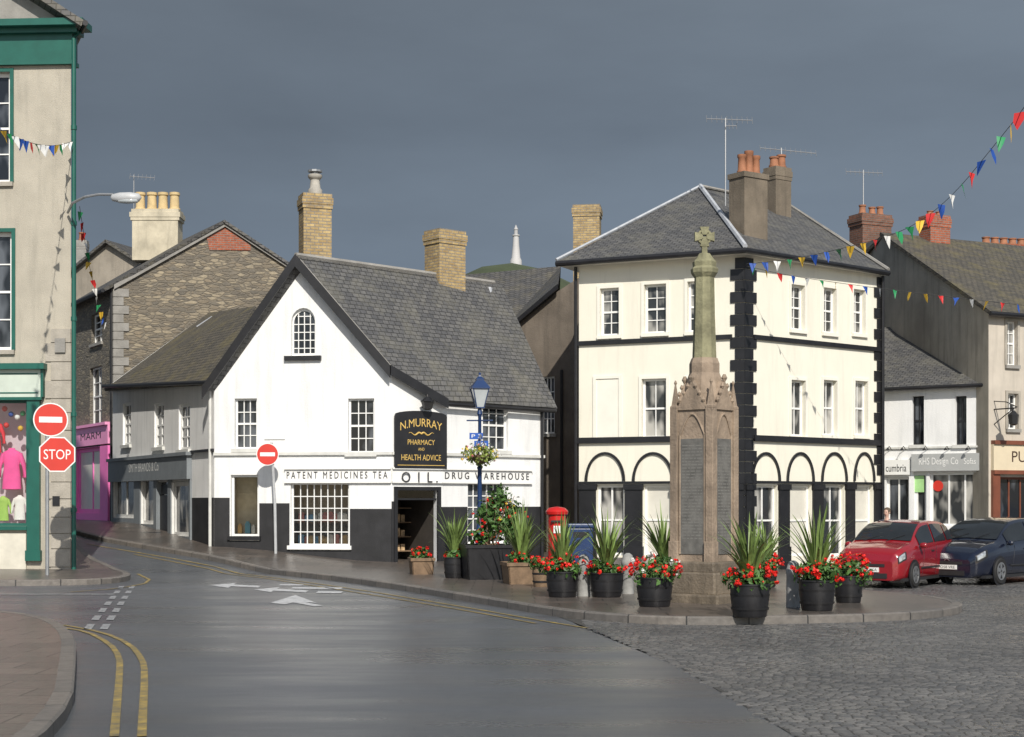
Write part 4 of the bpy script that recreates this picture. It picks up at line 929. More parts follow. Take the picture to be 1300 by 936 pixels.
# brown gable house
fGa = Fac(XY(1085, 57.5), XY(1255, 47.5)); dF = Vector((1, .5)).normalized(); fFr = Fac(fGa.B, fGa.B + dF * 12)
bh = thing('gable_house', 'tall grey-brown rendered gable house with a red-brown shopfront at the right edge', 'building', (fGa.B.x, fGa.B.y, -.3))
hg = fGa.hit; zev = hg(1255, 392)[1]
m = MB(); wall(m, fGa, [(0, -.8), (fGa.L, -.8), (fGa.L, zev), hg(1122, 300), hg(1085, 315)]); obj('gable_wall', m, M('grey_brown_render', (.42, .38, .315), .9, .25, .6, 22, .5, .02, streak=.45), bh)
fw1 = fFr.rect(1278, 408, 1291, 464); fw2 = fFr.rect(1279, 500, 1292, 545); fsh = fFr.rect(1268, 606, 1330, 675)
m = MB(); wall(m, fFr, [(0, -.8), (fFr.L, -.8), (fFr.L, zev), (0, zev)], [rpts(fw1), rpts(fw2), rpts(fsh)], .15); obj('front_wall', m, M('pale_stone_render', (.5, .45, .38), .85, .1, 1.5, streak=.25), bh)
for r in (fw1, fw2): win(fFr, r, bh, 2, 4, whitep, glassc, .15, .05, .025, True, stone_gr, stone_lt)
win(fFr, fsh, bh, 4, 1, brownp, glass, .15, .07, .05, False, None, None, 'shop_window', None, brownp)
r = fFr.rect(1258, 566, 1420, 598); o = obj('beige_fascia', fFr.box(MB(), r[0], r[1], r[2], r[3], .0, .12), beigep, bh); text('PU', fFr, fFr.hit(1281, 0)[0], r[1] + .25, fFr.hit(1299, 0)[0], r[3] - .2, darkbrown, o, .125)
m = MB(); fFr.box(m, r[0], r[1] - .12, r[2], r[1], .0, .16); fFr.box(m, r[0], r[3], r[2], r[3] + .12, .0, .18); q = fFr.rect(1258, 600, 1267, 716); fFr.box(m, q[0], q[1], q[2], r[1] - .12, 0, .1); fFr.box(m, q[2], -.6, r[2], fsh[1] - .02, 0, .08); obj('brown_shopfront', m, brownp, bh)
m = MB(); u, z = fFr.hit(1262, 520); a = fFr.P(u, z, 0); m.tube([a, a + fFr.n3 * .9], .022, 6); m.tube([a + Vector((0, 0, -.45)), a + fFr.n3 * .45 + Vector((0, 0, -.2)), a + fFr.n3 * .85], .016, 6); m.tube([a + Vector((0, 0, .25)), a + fFr.n3 * .5 + Vector((0, 0, .2)), a + fFr.n3 * .95 + Vector((0, 0, .02))], .016, 6)
c = a + fFr.n3 * .8 + Vector((0, 0, -.1)); m.lathe([(.05, -.42), (.13, -.38), (.17, -.1), (.04, .02), (.02, .1)], c, 6); obj('bracket_lantern', m, blackp, bh)
e = Vector((fFr.n.x, fFr.n.y, 0)) * .35; aP = fGa.P(*hg(1122, 299)) + Vector((0, 0, .1)); eL = fGa.P(fGa.L, zev + .02) + e - Vector((.2, 0, .12)); dd3 = Vector((dF.x, dF.y, 0)) * 14
m = MB(); m.roof([eL, eL + dd3, aP + dd3, aP + Vector((-.15, -.1, 0))], .12); bkp = fGa.P(*hg(1060, 340)) + Vector((-1, 1, -1.5)); m.roof([bkp, bkp + dd3, aP + dd3, aP], .12); obj('roof', m, slate3, bh)
m = MB(); m.tube([eL + Vector((0, 0, -.08)), eL + dd3 + Vector((0, 0, -.08))], .07, 8); obj('gutter', m, blackp, bh)
chimney(bh, 1169, 1204, 275, 325, 55.5, rbrick, R(25), .7, [(-.4, .5), (.4, .5)], terr, True, .35, .12, drop=1)
chimney(bh, 1080, 1130, 274, 330, 58, dbrick, R(25), .6, [(-.5, .8), (.1, .7), (.6, .8)], terr, True, .45, .13, drop=1.5)
chimney(bh, 1238, 1310, 312, 345, 62, rbrick, R(15), .4, [(-.7, 1), (-.35, 1), (0, 1), (.35, 1), (.7, 1)], terr, True, .3, .16, drop=2)
aerial('aerial above the brown gable house chimney', 1096, 216, 275, 58.2, [(1074, 218, 1120, 220, 9, .13)])

# ------------------------------------------------------------------ MEMORIAL
bm0 = G(900, 766, .122); cx, cy = bm0.x, bm0.y + .6; kz = lambda y: P(0, y, cy).z
me_ = thing('memorial_cross', 'tall weathered sandstone memorial with grey panels and a carved cross on top', 'memorial', (cx, cy, .122), None, R(-39))
def lbox(m, a, z0, z1, b=None, cxx=0, cyy=0): b = b or a; m.box(cxx - a / 2, cyy - b / 2, z0, cxx + a / 2, cyy + b / 2, z1); return m
Z = lambda y: kz(y) - .122
def bev(o, w=.015):
    md = o.modifiers.new('bevel', 'BEVEL'); md.width = w; md.segments = 2; md.limit_method = 'ANGLE'; return o
bev(obj('base_step', lbox(MB(), 1.32, -.05, Z(752)), sand3, me_, local=True), .03)
bev(obj('base_step', lbox(lbox(MB(), 1.02, Z(752) - .02, Z(725)), .94, Z(725) - .02, Z(712)), sand3, me_, local=True), .03)
a = .72; z0, z1 = Z(714), Z(520); m = MB(); lbox(m, a, z0, z1 + .05)
bev(obj('pier', m, sand, me_, local=True), .01)
for sx in (-1, 1):
    for sy in (-1, 1):
        m = MB(); lbox(m, .17, z0, z0 + .35, None, sx * (a / 2 - .02), sy * (a / 2 - .02)); lbox(m, .135, z0 + .34, z1, None, sx * (a / 2 - .02), sy * (a / 2 - .02))
        m.lathe([(.095, z1), (.095, z1 + .04), (.07, z1 + .06), (.012, z1 + .42)], (sx * (a / 2 - .02), sy * (a / 2 - .02), 0), 4, R(45)); m.lathe([(.01, z1 + .38), (.03, z1 + .43), (.01, z1 + .47)], (sx * (a / 2 - .02), sy * (a / 2 - .02), 0), 6)
        bev(obj('buttress', m, sand, me_, local=True), .008)
zp0, zp1 = Z(703), Z(558)
insM = M('worn_inscription', (.19, .185, .17), .6)
for i in range(4):
    ro = Matrix.Rotation(R(90 * i), 4, 'Z')
    m = MB(); m.box(-.235, -a / 2 - .014, zp0, .235, -a / 2 + .01, zp1); m.v = [ro @ v for v in m.v]; pl = obj('plaque', m, plaqueM, me_, local=True)
    m = MB()
    for zz in [zp1 - .12 - .052 * j for j in range(int((zp1 - zp0 - .3) / .052))]:
        x = -.19
        while x < .17:
            l_ = random.uniform(.03, .11); m.add([(x, -a / 2 - .0155, zz), (min(x + l_, .19), -a / 2 - .0155, zz), (min(x + l_, .19), -a / 2 - .0155, zz + .018), (x, -a / 2 - .0155, zz + .018)], [(0, 1, 2, 3)]); x += l_ + .02
    m.v = [ro @ v for v in m.v]; obj('inscription', m, insM, pl, local=True)
    m = MB(); y = -a / 2
    m.prism([(-.30, y - .03, z1 - .02), (.30, y - .03, z1 - .02), (0, y - .03, z1 + .46)], (0, .12, 0))
    pts = []
    for k in range(9): t = k / 8; pts.append((-.235 + .235 * t, y - .008, zp1 + .06 + .34 * math.sin(t * math.pi / 2)))
    m.tube(pts, .019, 6); m.tube([(-p[0], p[1], p[2]) for p in pts], .019, 6)
    m.tube([(-.235, y - .008, zp0), (-.235, y - .008, zp1 + .06)], .019, 6); m.tube([(.235, y - .008, zp0), (.235, y - .008, zp1 + .06)], .019, 6)
    for t in (.25, .5, .75):
        for s in (-1, 1): m.lathe([(.01, -.04), (.035, 0), (.01, .05)], (s * .30 * (1 - t), y - .03, z1 + .46 * t + .02), 6)
    m.lathe([(.02, 0), (.05, .06), (.02, .12)], (0, y - .02, z1 + .44), 6)
    m.v = [ro @ v for v in m.v]; obj('gable', m, sand, me_, local=True)
m = MB(); m.lathe([(.36, z1), (.34, Z(500)), (.28, Z(480)), (.25, Z(474)), (.25, Z(462)), (.215, Z(455))], (0, 0, 0), 8, R(22.5)); obj('shaft_base', m, sand, me_, local=True)
m = MB(); m.lathe([(.20, Z(456)), (.175, Z(400)), (.165, Z(352))], (0, 0, 0), 8, R(22.5)); obj('shaft', m, sand2, me_, local=True)
m = MB(); m.lathe([(.165, Z(353)), (.22, Z(347)), (.23, Z(342)), (.19, Z(339)), (.2, Z(333)), (.15, Z(329)), (.09, Z(322))], (0, 0, 0), 8, R(22.5)); obj('capital', m, sand2, me_, local=True)
m = MB(); cz = Z(301); ca = R(39)
def xr(p): return Vector((p[0] * math.cos(ca) - p[1] * math.sin(ca), p[0] * math.sin(ca) + p[1] * math.cos(ca), p[2]))
def fl(p0, p1, p2, p3): m.prism([xr(p) for p in (p0, p1, p2, p3)], xr((0, .11, 0)))
for k in range(4):
    an = R(90 * k)
    def q(r, t): return (r * math.sin(an) + t * math.cos(an), -.055, cz + r * math.cos(an) - t * math.sin(an))
    fl(q(.03, -.04), q(.16, -.075), q(.16, .075), q(.03, .04))
fl((-.045, -.05, Z(324)), (.045, -.05, Z(324)), (.04, -.05, cz), (-.04, -.05, cz))
for i in range(16):
    t0, t1 = 2 * math.pi * i / 16, 2 * math.pi * (i + 1) / 16; s = lambda t, r: (r * math.cos(t), -.045, cz + r * math.sin(t)); fl(s(t0, .125), s(t1, .125), s(t1, .09), s(t0, .09))
obj('cross', m, sand2, me_, local=True)

# ------------------------------------------------------------------ lamp post, basket
b = G(609, 722, .122); lp = thing('street_lamp', 'blue cast iron street lamp with a glazed lantern beside the gabled shop', 'street lamp', b)
zz = lambda y: P(0, y, b.y).z
smoothang(obj('post', MB().lathe([(.16, 0), (.16, .25), (.12, .32), (.10, .9), (.075, 1.0), (.065, 1.1), (.05, 2.4), (.07, 2.45), (.045, 2.5), (.04, zz(528) - b.z), (.07, zz(526) - b.z), (.04, zz(518) - b.z)], b, 12), bluep, lp))
m = MB(); m.tube([Vector((b.x - .32, b.y, zz(534))), Vector((b.x + .32, b.y, zz(534)))], .02, 6); obj('ladder_bar', m, bluep, lp)
z0, z1, z2, z3 = zz(517), zz(494), zz(482), zz(473)
m = MB()
for k in range(4):
    an = R(45 + 90 * k + 12); m.tube([Vector((b.x + .13 * math.cos(an), b.y + .13 * math.sin(an), z0)), Vector((b.x + .27 * math.cos(an), b.y + .27 * math.sin(an), z1))], .014, 5)
m.lathe([(.15, z0 - .03), (.15, z0)], (b.x, b.y, 0), 4, R(57)); m.lathe([(.31, z1), (.31, z1 + .03), (.13, z2 - .03), (.13, z2 + .02), (.05, z2 + .07), (.03, z3 - .06), (.045, z3 - .03), (.01, z3)], (b.x, b.y, 0), 4, R(57)); ln = obj('lantern', m, bluep, lp)
m = MB(); m.lathe([(.125, z0), (.262, z1 - .003)], (b.x, b.y, 0), 4, R(57)); obj('lantern_panes', m, lampglass, ln)
fS = camfac(606, b.y - .09, 1.0, R(5)); k = b.y / F
for (x0, y0, x1, y1, tx_) in ((596, 550, 613, 558, 'P 3'), (602, 560, 620, 567, 'Info')):
    u0, u1 = .5 + (x0 - 606) * k, .5 + (x1 - 606) * k; za_, zb_ = zz(y1), zz(y0); o = obj('direction_plate', fS.box(MB(), u0, za_, u1, zb_, 0, .02), signblue, lp); text(tx_, fS, u0 + .05, za_ + .035, u1 - .05, zb_ - .035, signwhite, o, .024)
def leafcloud(m, c, rad, n, size, up=.3, shell=.55, seed=0, zmin=None):
    rd = random.Random(seed); c = Vector(c)
    for _ in range(n):
        v = Vector((rd.gauss(0, 1), rd.gauss(0, 1), rd.gauss(0, 1))).normalized(); r = shell + (1 - shell) * rd.random()
        r *= 1 + .22 * math.sin(5 * math.atan2(v.y, v.x) + seed) * math.cos(4 * v.z + seed)
        p = c + Vector((v.x * rad[0], v.y * rad[1], v.z * rad[2])) * r
        if zmin is not None and p.z < zmin: continue
        nn = (v + Vector((rd.uniform(-1, 1), rd.uniform(-1, 1), rd.uniform(-1, 1) + up))).normalized(); a = nn.orthogonal().normalized(); a.rotate(Matrix.Rotation(rd.uniform(0, 6.28), 3, nn)); b_ = nn.cross(a); s = size * rd.uniform(.6, 1.3)
        m.add([p - a * s, p - b_ * s * .55 + nn * s * .15, p + a * s, p + b_ * s * .55 + nn * s * .15], [(0, 1, 2, 3)])
    return m
def flowers(m, c, rad, n, hs, seed, zmin=None, lowz=-.1):
    rd = random.Random(seed); c = Vector(c); i = 0
    while i < n:
        v = Vector((rd.gauss(0, 1), rd.gauss(0, 1), rd.gauss(0, 1))).normalized()
        if v.z < lowz: continue
        i += 1; p = c + Vector((v.x * rad[0], v.y * rad[1], v.z * rad[2])) * rd.uniform(.9, 1.25); hs2 = hs * rd.uniform(.6, 1.25)
        for _ in range(14):
            w = Vector((rd.gauss(0, 1), rd.gauss(0, 1), rd.gauss(0, 1))).normalized(); q = p + w * hs2 * rd.uniform(.4, 1.1); a = w.orthogonal().normalized(); a.rotate(Matrix.Rotation(rd.uniform(0, 6.28), 3, w)); b_ = w.cross(a); s = hs2 * .5
            m.add([q - a * s, q - b_ * s, q + a * s, q + b_ * s], [(0, 1, 2, 3)])
    return m
hb = P(610, 577, b.y - .25); t = thing('hanging_basket', 'hanging basket of yellow and pink flowers on the blue street lamp', 'hanging basket', hb)
smoothang(obj('basket', MB().lathe([(.03, -.24), (.14, -.2), (.23, -.08), (.25, 0)], hb, 14), woodM, t)); m = MB()
for k in range(3): an = R(120 * k + 30); m.tube([hb + Vector((.24 * math.cos(an), .24 * math.sin(an), 0)), hb + Vector((0, .12, .5))], .008, 4)
obj('chains', m, galv, t); obj('foliage', leafcloud(MB(), hb + Vector((0, 0, -.02)), (.44, .38, .26), 480, .05, seed=3), leafY, t)
obj('yellow_flowers', flowers(MB(), hb, (.40, .36, .24), 20, .032, 5, lowz=-.5), flowY, t); obj('pink_flowers', flowers(MB(), hb, (.40, .36, .24), 12, .032, 9, lowz=-.7), flowPk, t); obj('white_flowers', flowers(MB(), hb, (.4, .36, .24), 10, .03, 11, lowz=-.4), flowW, t)

# ------------------------------------------------------------------ pillar box
b = Vector(P(707, 637, 34.6)); b.z = h(b.x, b.y) + .122; t = thing('post_box', 'red pillar post box standing among the flower planters', 'post box', b)
smoothang(obj('body', MB().lathe([(.225, 0), (.225, .12), (.2, .14), (.195, 1.30), (.195, 1.33)], b, 24), redp, t)); smoothang(obj('cap', MB().lathe([(.195, 1.325), (.24, 1.35), (.25, 1.41), (.23, 1.44), (.18, 1.49), (.02, 1.52)], b, 24), redp, t))
obj('slot', MB().box(b.x - .13, b.y - .232, b.z + 1.18, b.x + .13, b.y - .14, b.z + 1.22), blackp, t); fp = Fac((b.x - .2, b.y - .203), (b.x + .2, b.y - .203)); obj('collection_plate', fp.box(MB(), .12, b.z + .94, .28, b.z + 1.10, -.06, .003), signwhite, t); obj('door', fp.box(MB(), .08, b.z + .25, .32, b.z + .88, -.08, -.004), redp, t)

# ------------------------------------------------------------------ planters
def blades(m, c, n, length, seed, w=.030):
    rd = random.Random(seed)
    for i in range(n):
        az = rd.uniform(0, 6.283); tilt = abs(rd.gauss(.52, .36)); L_ = length * rd.uniform(.6, 1.15); d = Vector((math.cos(az), math.sin(az), 0)); sd = Vector((-d.y, d.x, 0)); p = Vector(c) + d * .03; ang = tilt * .5; seg = 6; pts = []
        for k in range(seg + 1):
            pts.append((p.copy(), w * (1 - (k / seg) ** 2) * (.6 + .4 * min(1, k)))); ang += tilt * .28 * (k / seg) * 1.3 + .02; p = p + (d * math.sin(ang) + Vector((0, 0, math.cos(ang)))) * L_ / seg
        o = len(m.v)
        for q, ww in pts: m.v += [q - sd * ww, q + sd * ww]
        m.f += [(o + 2 * k, o + 2 * k + 1, o + 2 * k + 3, o + 2 * k + 2) for k in range(seg)]
    return m
hoopM = M('hoop_metal', (.03, .03, .032), .4, .2, 5, metal=.4)
def planter(px, py, label, dia=.52, ht=.45, style='tub', spike=1.0, fl=26, white_fl=0, seed=1, spread=.42, mh=.25, group='flower planters around the memorial', name='flower_planter', mat=tubM):
    b = G(px, py, .122); t = thing(name, label, 'planter', b, group); r = dia / 2
    if style == 'tub':
        smoothang(obj('tub', MB().lathe([(r * .82, 0), (r * .86, .02), (r * .98, ht * .55), (r, ht * .95), (r * 1.06, ht * .95), (r * 1.06, ht), (r * .92, ht), (r * .9, ht - .06)], b, 20), mat, t), 35)
        for z in (.22, .62): smoothang(obj('hoop', MB().lathe([(r * (.9 + .1 * z) + .008, ht * z), (r * (.92 + .1 * z) + .010, ht * z + .035)], b, 20), hoopM, t), 30)
    else:
        m = MB(); k = 1.12
        for s in range(4):
            an = R(90 * s + 12); u = Vector((math.cos(an), math.sin(an), 0)); v = Vector((-u.y, u.x, 0))
            a0 = b + u * r - v * r; a1 = b + u * r + v * r; b0 = b + (u * r + v * r) * k; b1 = b + (u * r - v * r) * k
            m.prism([a0, a1, Vector((b0.x, b0.y, b.z + ht)), Vector((b1.x, b1.y, b.z + ht))], -u * .03)
            m.prism([Vector((b1.x, b1.y, b.z + ht - .06)) + u * .02, Vector((b0.x, b0.y, b.z + ht - .06)) + u * .02, Vector((b0.x, b0.y, b.z + ht + .01)) + u * .02, Vector((b1.x, b1.y, b.z + ht + .01)) + u * .02], -u * .03)
        obj('box', m, mat, t)
    obj('soil', MB().lathe([(r * .93, ht - .07), (r * .93, ht - .05), (.02, ht - .03)], b, 16), soilM, t)
    c = b + Vector((0, 0, ht + .04))
    if spike: obj('spiky_leaves', blades(MB(), b + Vector((0, 0, ht)), 62, spike, seed), bladeM, t)
    if fl:
        spread *= .86; mh *= .86
        rr_d = random.Random(seed * 3); lm = MB(); fm = MB()
        leafcloud(lm, c, (spread, spread, mh), 260, .05, seed=seed + 1, shell=.35, zmin=b.z + ht * .6)
        flowers(fm, c, (spread * .95, spread * .95, mh), int(fl * .8), .040, seed + 2)
        for k in range(4):
            an = rr_d.uniform(0, 6.28); o_ = Vector((math.cos(an) * spread * .55, math.sin(an) * spread * .55, rr_d.uniform(-.06, .14))); s_ = spread * rr_d.uniform(.4, .6)
            leafcloud(lm, c + o_, (s_, s_, mh * .7), 70, .045, seed=seed + 5 + k, shell=.4, zmin=b.z + ht * .5); flowers(fm, c + o_, (s_, s_, mh * .7), max(2, int(fl * .2)), .038, seed + 9 + k)
        obj('foliage', lm, leafM, t); obj('red_flowers', fm, flowR, t)
        if white_fl: obj('white_flowers', flowers(MB(), c, (spread, spread, mh), white_fl, .036, seed + 3), flowW, t)
    return t
planter(714, 758, 'black tub with tall spiky plant and red flowers, leftmost of the round black tubs', .55, .44, 'tub', 1.0, 26, 0, 11)
planter(770, 758, 'black tub with spiky leaves and sparse red flowers between the two left bollards', .58, .42, 'tub', 1.1, 14, 0, 21, .36, .18)
planter(831, 770, 'black tub heaped with red and white flowers just left of the memorial', .56, .46, 'tub', 0, 34, 12, 31, .46, .34)
planter(842, 742, 'spiky plant in a tub close behind the red and white flower tub', .5, .42, 'tub', 1.15, 6, 0, 35, .3, .16)
planter(952, 783, 'black tub with spiky plant and red flowers, nearest one right of the memorial', .56, .47, 'tub', 1.0, 36, 0, 41, .44, .26)
planter(1037, 775, 'black tub with tall spiky plant and red flowers beside the right hand bollard', .54, .46, 'tub', 1.08, 26, 0, 51, .40, .22)
planter(1077, 765, 'black tub of only red flowers in front of the red car', .46, .44, 'tub', 0, 34, 0, 61, .42, .32)
planter(972, 745, 'small tub of red flowers half hidden behind the memorial base', .44, .4, 'tub', .9, 22, 0, 66, .34, .25)
planter(535, 729, 'small wooden box planter with red flowers beside the dark shop doorway', .46, .36, 'box', 0, 16, 0, 71, .30, .22, mat=woodM)
planter(577, 734, 'dark tub with a spiky plant right of the dark shop doorway', .46, .45, 'tub', 1.05, 8, 0, 81, .25, .14)
planter(662, 741, 'wooden planter with a large pale spiky plant left of the red post box', .62, .42, 'box', 1.2, 8, 0, 91, .3, .15, mat=woodM)
planter(687, 745, 'small wooden tub of red flowers left of the red post box', .34, .38, 'tub', 0, 14, 0, 95, .28, .18, mat=woodM)
t = planter(616, 735, 'large black square planter holding a tall leafy shrub with red flowers', .86, .72, 'box', 0, 0, 0, 101)
b = Vector(t.location); c = b + Vector((.26, 0, 1.22)); m = MB()
rd = random.Random(5)
for k in range(9):
    e = c + Vector((rd.uniform(-.4, .4), rd.uniform(-.3, .3), rd.uniform(-.1, .6))); m.tube([b + Vector((rd.uniform(-.15, .15), 0, .65)), (b + e) / 2 + Vector((.03, 0, .15)), e], [.025, .016, .006], 5)
obj('branches', m, woodM, t); m = MB()
for (dx, dz, rx, rz, n, sd) in ((0, -.1, .42, .38, 440, 1), (-.2, .18, .30, .32, 270, 2), (.28, .13, .32, .36, 300, 3), (.05, .48, .26, .30, 200, 4), (-.38, -.35, .28, .22, 200, 6), (.36, -.3, .28, .24, 220, 7)): leafcloud(m, c + Vector((dx, 0, dz)), (rx, rx * .9, rz), n, .058, seed=sd, shell=.3)
obj('foliage', m, leafM, t); m = MB()
for (dx, dz, rx, n, sd) in ((0, -.1, .42, 16, 1), (-.2, .18, .3, 11, 2), (.28, .13, .32, 12, 3), (-.3, -.4, .3, 8, 5)): flowers(m, c + Vector((dx, 0, dz)), (rx, rx, rx * .85), n, .036, sd, lowz=-.6)
obj('red_flowers', m, flowR, t); m = MB(); flowers(m, c, (.42, .42, .45), 10, .033, 12); obj('yellow_flowers', m, flowY, t)

# bollards
def bollard_mb(b, s=1): return MB().lathe([(.11 * s, 0), (.105 * s, .5 * s), (.115 * s, .52 * s), (.115 * s, .58 * s), (.1 * s, .6 * s), (.085 * s, .68 * s), (.03 * s, .72 * s)], b, 12)
for px, py, lab in ((741, 757, 'grey stone bollard between the two leftmost black tubs'), (797, 754, 'grey stone bollard left of the red and white flower tub'), (1007, 771, 'grey stone bollard right of the memorial')):
    b = G(px, py, .122); o = obj('bollard', bollard_mb(b), bollM); tag(smoothang(o), lab, 'bollard', 'stone bollards round the memorial')
# blue litter bin / cabinet
b = P(737, 660, 36.5); b.z = h(b.x, b.y) + .122; t = thing('litter_bin', 'dark blue box bin partly hidden right of the red post box', 'bin', b)
bev(obj('bin_body', MB().box(b.x - .28, b.y - .25, b.z, b.x + .28, b.y + .25, b.z + 1.02), bluep, t), .03); bev(obj('bin_lid', MB().box(b.x - .31, b.y - .28, b.z + 1.02, b.x + .31, b.y + .28, b.z + 1.12), bluep, t), .03); obj('bin_slot', MB().box(b.x - .18, b.y - .256, b.z + .8, b.x + .18, b.y - .2, b.z + .93), blackp, t)

# ------------------------------------------------------------------ cars
def catm(p0, p1, p2, p3, f):
    return .5 * (2 * p1 + (p2 - p0) * f + (2 * p0 - 5 * p1 + 4 * p2 - p3) * f * f + (3 * p1 - p0 - 3 * p2 + p3) * f ** 3)
def car(label, loc, heading, paint_, stn, wheels, wr, plate, group='cars parked on the cobbles'):
    t = thing('parked_car', label, 'car', loc, group, heading)
    NS = len(stn)
    def sect(s):
        i = max(0, min(NS - 2, int(math.floor(s)))); f = s - i; a, b = stn[i], stn[i + 1]
        p, q = stn[max(0, i - 1)], stn[min(NS - 1, i + 2)]
        x = a[0] + (b[0] - a[0]) * f
        zt_, zb_, hw, ht_ = [catm(p[k], a[k], b[k], q[k], f) if 0 < i < NS - 2 else a[k] + (b[k] - a[k]) * f for k in (1, 2, 3, 4)]
        base = [(0, .2), (hw * .86, .19), (hw * .96, .27), (hw, zb_ * .62), (hw * .985, zb_), (ht_ + (hw - ht_) * .12, zt_ - .10 * (zt_ - zb_)), (ht_ * .86, zt_ - .012), (0, zt_ + .02)]
        return [(x, y_, z_) for y_, z_ in base]
    def Sx(s, j):
        q = sect(s); i = max(0, min(6, int(math.floor(j)))); f = j - i
        if 2 <= i <= 5:
            a, b, c, d = [Vector(q[k]) for k in (i - 1, i, i + 1, i + 2)]
            lin = b.lerp(c, f); cr = Vector([catm(a[k], b[k], c[k], d[k], f) for k in range(3)]); return lin * .45 + cr * .55
        return Vector(q[i]).lerp(Vector(q[i + 1]), f)
    m = MB(); ss = [i * .25 for i in range(4 * (NS - 1) + 1)]; rings = []
    js = [0, 1, 1.5, 2, 2.33, 2.67, 3, 3.33, 3.67, 4, 4.25, 4.5, 4.75, 5, 5.25, 5.5, 5.75, 6, 6.5, 7]
    for s in ss:
        q = [Sx(s, j) for j in js]; ring = q + [Vector((p.x, -p.y, p.z)) for p in q[-2:0:-1]]; rings.append(ring)
    n = len(rings[0]); m.add([v for r in rings for v in r], [(i * n + k, i * n + (k + 1) % n, (i + 1) * n + (k + 1) % n, (i + 1) * n + k) for i in range(len(rings) - 1) for k in range(n)] + [tuple(range(n)), tuple(range((len(rings) - 1) * n, len(rings) * n))])
    body = smoothang(obj('body', m, paint_, t, local=True), 55)
    def patch(s0, s1, j0, j1, off, sides=(1,), ns=8, nj=6):
        m = MB()
        for sd in sides:
            vs = []
            for i in range(ns + 1):
                for j in range(nj + 1):
                    p = Sx(s0 + (s1 - s0) * i / ns, j0 + (j1 - j0) * j / nj) + Vector(off); vs.append(Vector((p.x, p.y * sd, p.z)))
            m.add(vs, [(i * (nj + 1) + j, (i + 1) * (nj + 1) + j, (i + 1) * (nj + 1) + j + 1, i * (nj + 1) + j + 1) for i in range(ns) for j in range(nj)])
        return m
    smoothang(obj('windscreen', patch(4.15, 5.95, 5.15, 7, (.018, 0, .016), (1, -1)), carglass, t, local=True), 80)
    for sd in (1, -1):
        for a, b in ((4.75, 6.75), (6.9, 8.15), (8.3, 9.4)): smoothang(obj('side_window', patch(a, b, 4.12, 4.92, (0, .014, .006), (sd,)), carglass, t, local=True), 80)
        hl = smoothang(obj('headlight', patch(.95, 2.3, 3.5, 4.2, (.014, .014, .008), (sd,)), trimM, t, local=True), 80)
        smoothang(obj('lens', patch(1.08, 2.1, 3.6, 4.1, (.018, .018, .010), (sd,)), lampgl, hl, local=True), 80)
        tl = smoothang(obj('tail_light', patch(10.3, 11.5, 3.4, 4.6, (-.014, .014, .006), (sd,)), signred, t, local=True), 80)
        mb = MB().lathe([(.02, -.09), (.07, -.07), (.085, 0), (.07, .07), (.02, .09)], (0, 0, 0), 12); xw = stn[4][0] - .28; yw = stn[4][3]
        mb.v = [Vector((xw + v.y * .7, sd * (yw + .10 + v.z), stn[4][2] + .07 + v.x * .8)) for v in mb.v]; smoothang(obj('wing_mirror', mb, paint_, t, local=True), 60)
        fg_ = MB().lathe([(.06, 0), (.06, .02), (.01, .025)], (0, 0, 0), 10); fg_.v = [Vector((stn[0][0] - .03 + v.z, sd * .55 + v.x, .36 + v.y)) for v in fg_.v]; obj('fog_lamp', fg_, lampgl, t, local=True)
        hd = MB().box(-.1, sd * (stn[7][3] + .0), .86, .08, sd * (stn[7][3] + .025), .89); obj('door_handle', hd, trimM, t, local=True)
        for s_ in (5.4, 7.0, 8.9):
            pts = [Sx(s_ + .12 * (j - 3) * (s_ < 6), j) for j in (2.1, 2.6, 3.2, 3.8, 4.1)]; obj('shut_line', MB().tube([Vector((p.x, sd * (p.y + .001), p.z)) for p in pts], .006, 4), blackp, t, local=True)
        obj('rubbing_strip', MB().tube([Vector((Sx(s_, 2.75).x, sd * (Sx(s_, 2.75).y + .006), .47)) for s_ in (5, 6, 7, 8, 8.8)], .022, 6), trimM, t, local=True)
    xf = stn[0][0]
    obj('lower_grille', MB().box(xf - .06, -.46, .24, xf + .022, .46, .36), trimM, t, local=True)
    gr = obj('grille', MB().box(xf - .06, -.40, .52, xf + .018, .40, .585), trimM, t, local=True)
    obj('badge', MB().prism([(xf + .02, -.07, .60), (xf + .02, 0, .645), (xf + .02, .07, .60), (xf + .02, .07, .62), (xf + .02, 0, .665), (xf + .02, -.07, .62)], (.012, 0, 0)), rimM, t, local=True)
    np = obj('number_plate', MB().box(xf, -.26, .39, xf + .035, .26, .50), yplate, t, local=True)
    vs, fs_t = textmb(plate); xa = min(v.x for v in vs); xb = max(v.x for v in vs); ya = min(v.y for v in vs); yb = max(v.y for v in vs)
    obj('plate_characters', MB().add([Vector((xf + .037, -.22 + .44 * (v.x - xa) / (xb - xa), .41 + .07 * (v.y - ya) / (yb - ya))) for v in vs], fs_t), blackp, np, local=True)
    obj('sill_trim', MB().box(stn[-2][0], -stn[5][3] * .97, .17, stn[2][0], stn[5][3] * .97, .24), trimM, t, local=True)
    for yy in (-.45, .12): m = MB(); m.tube([(stn[4][0] + .02, yy, stn[4][1] + .02), (stn[4][0] - .22, yy + .4, stn[4][1] + .17)], .008, 4); obj('wiper', m, blackp, t, local=True)
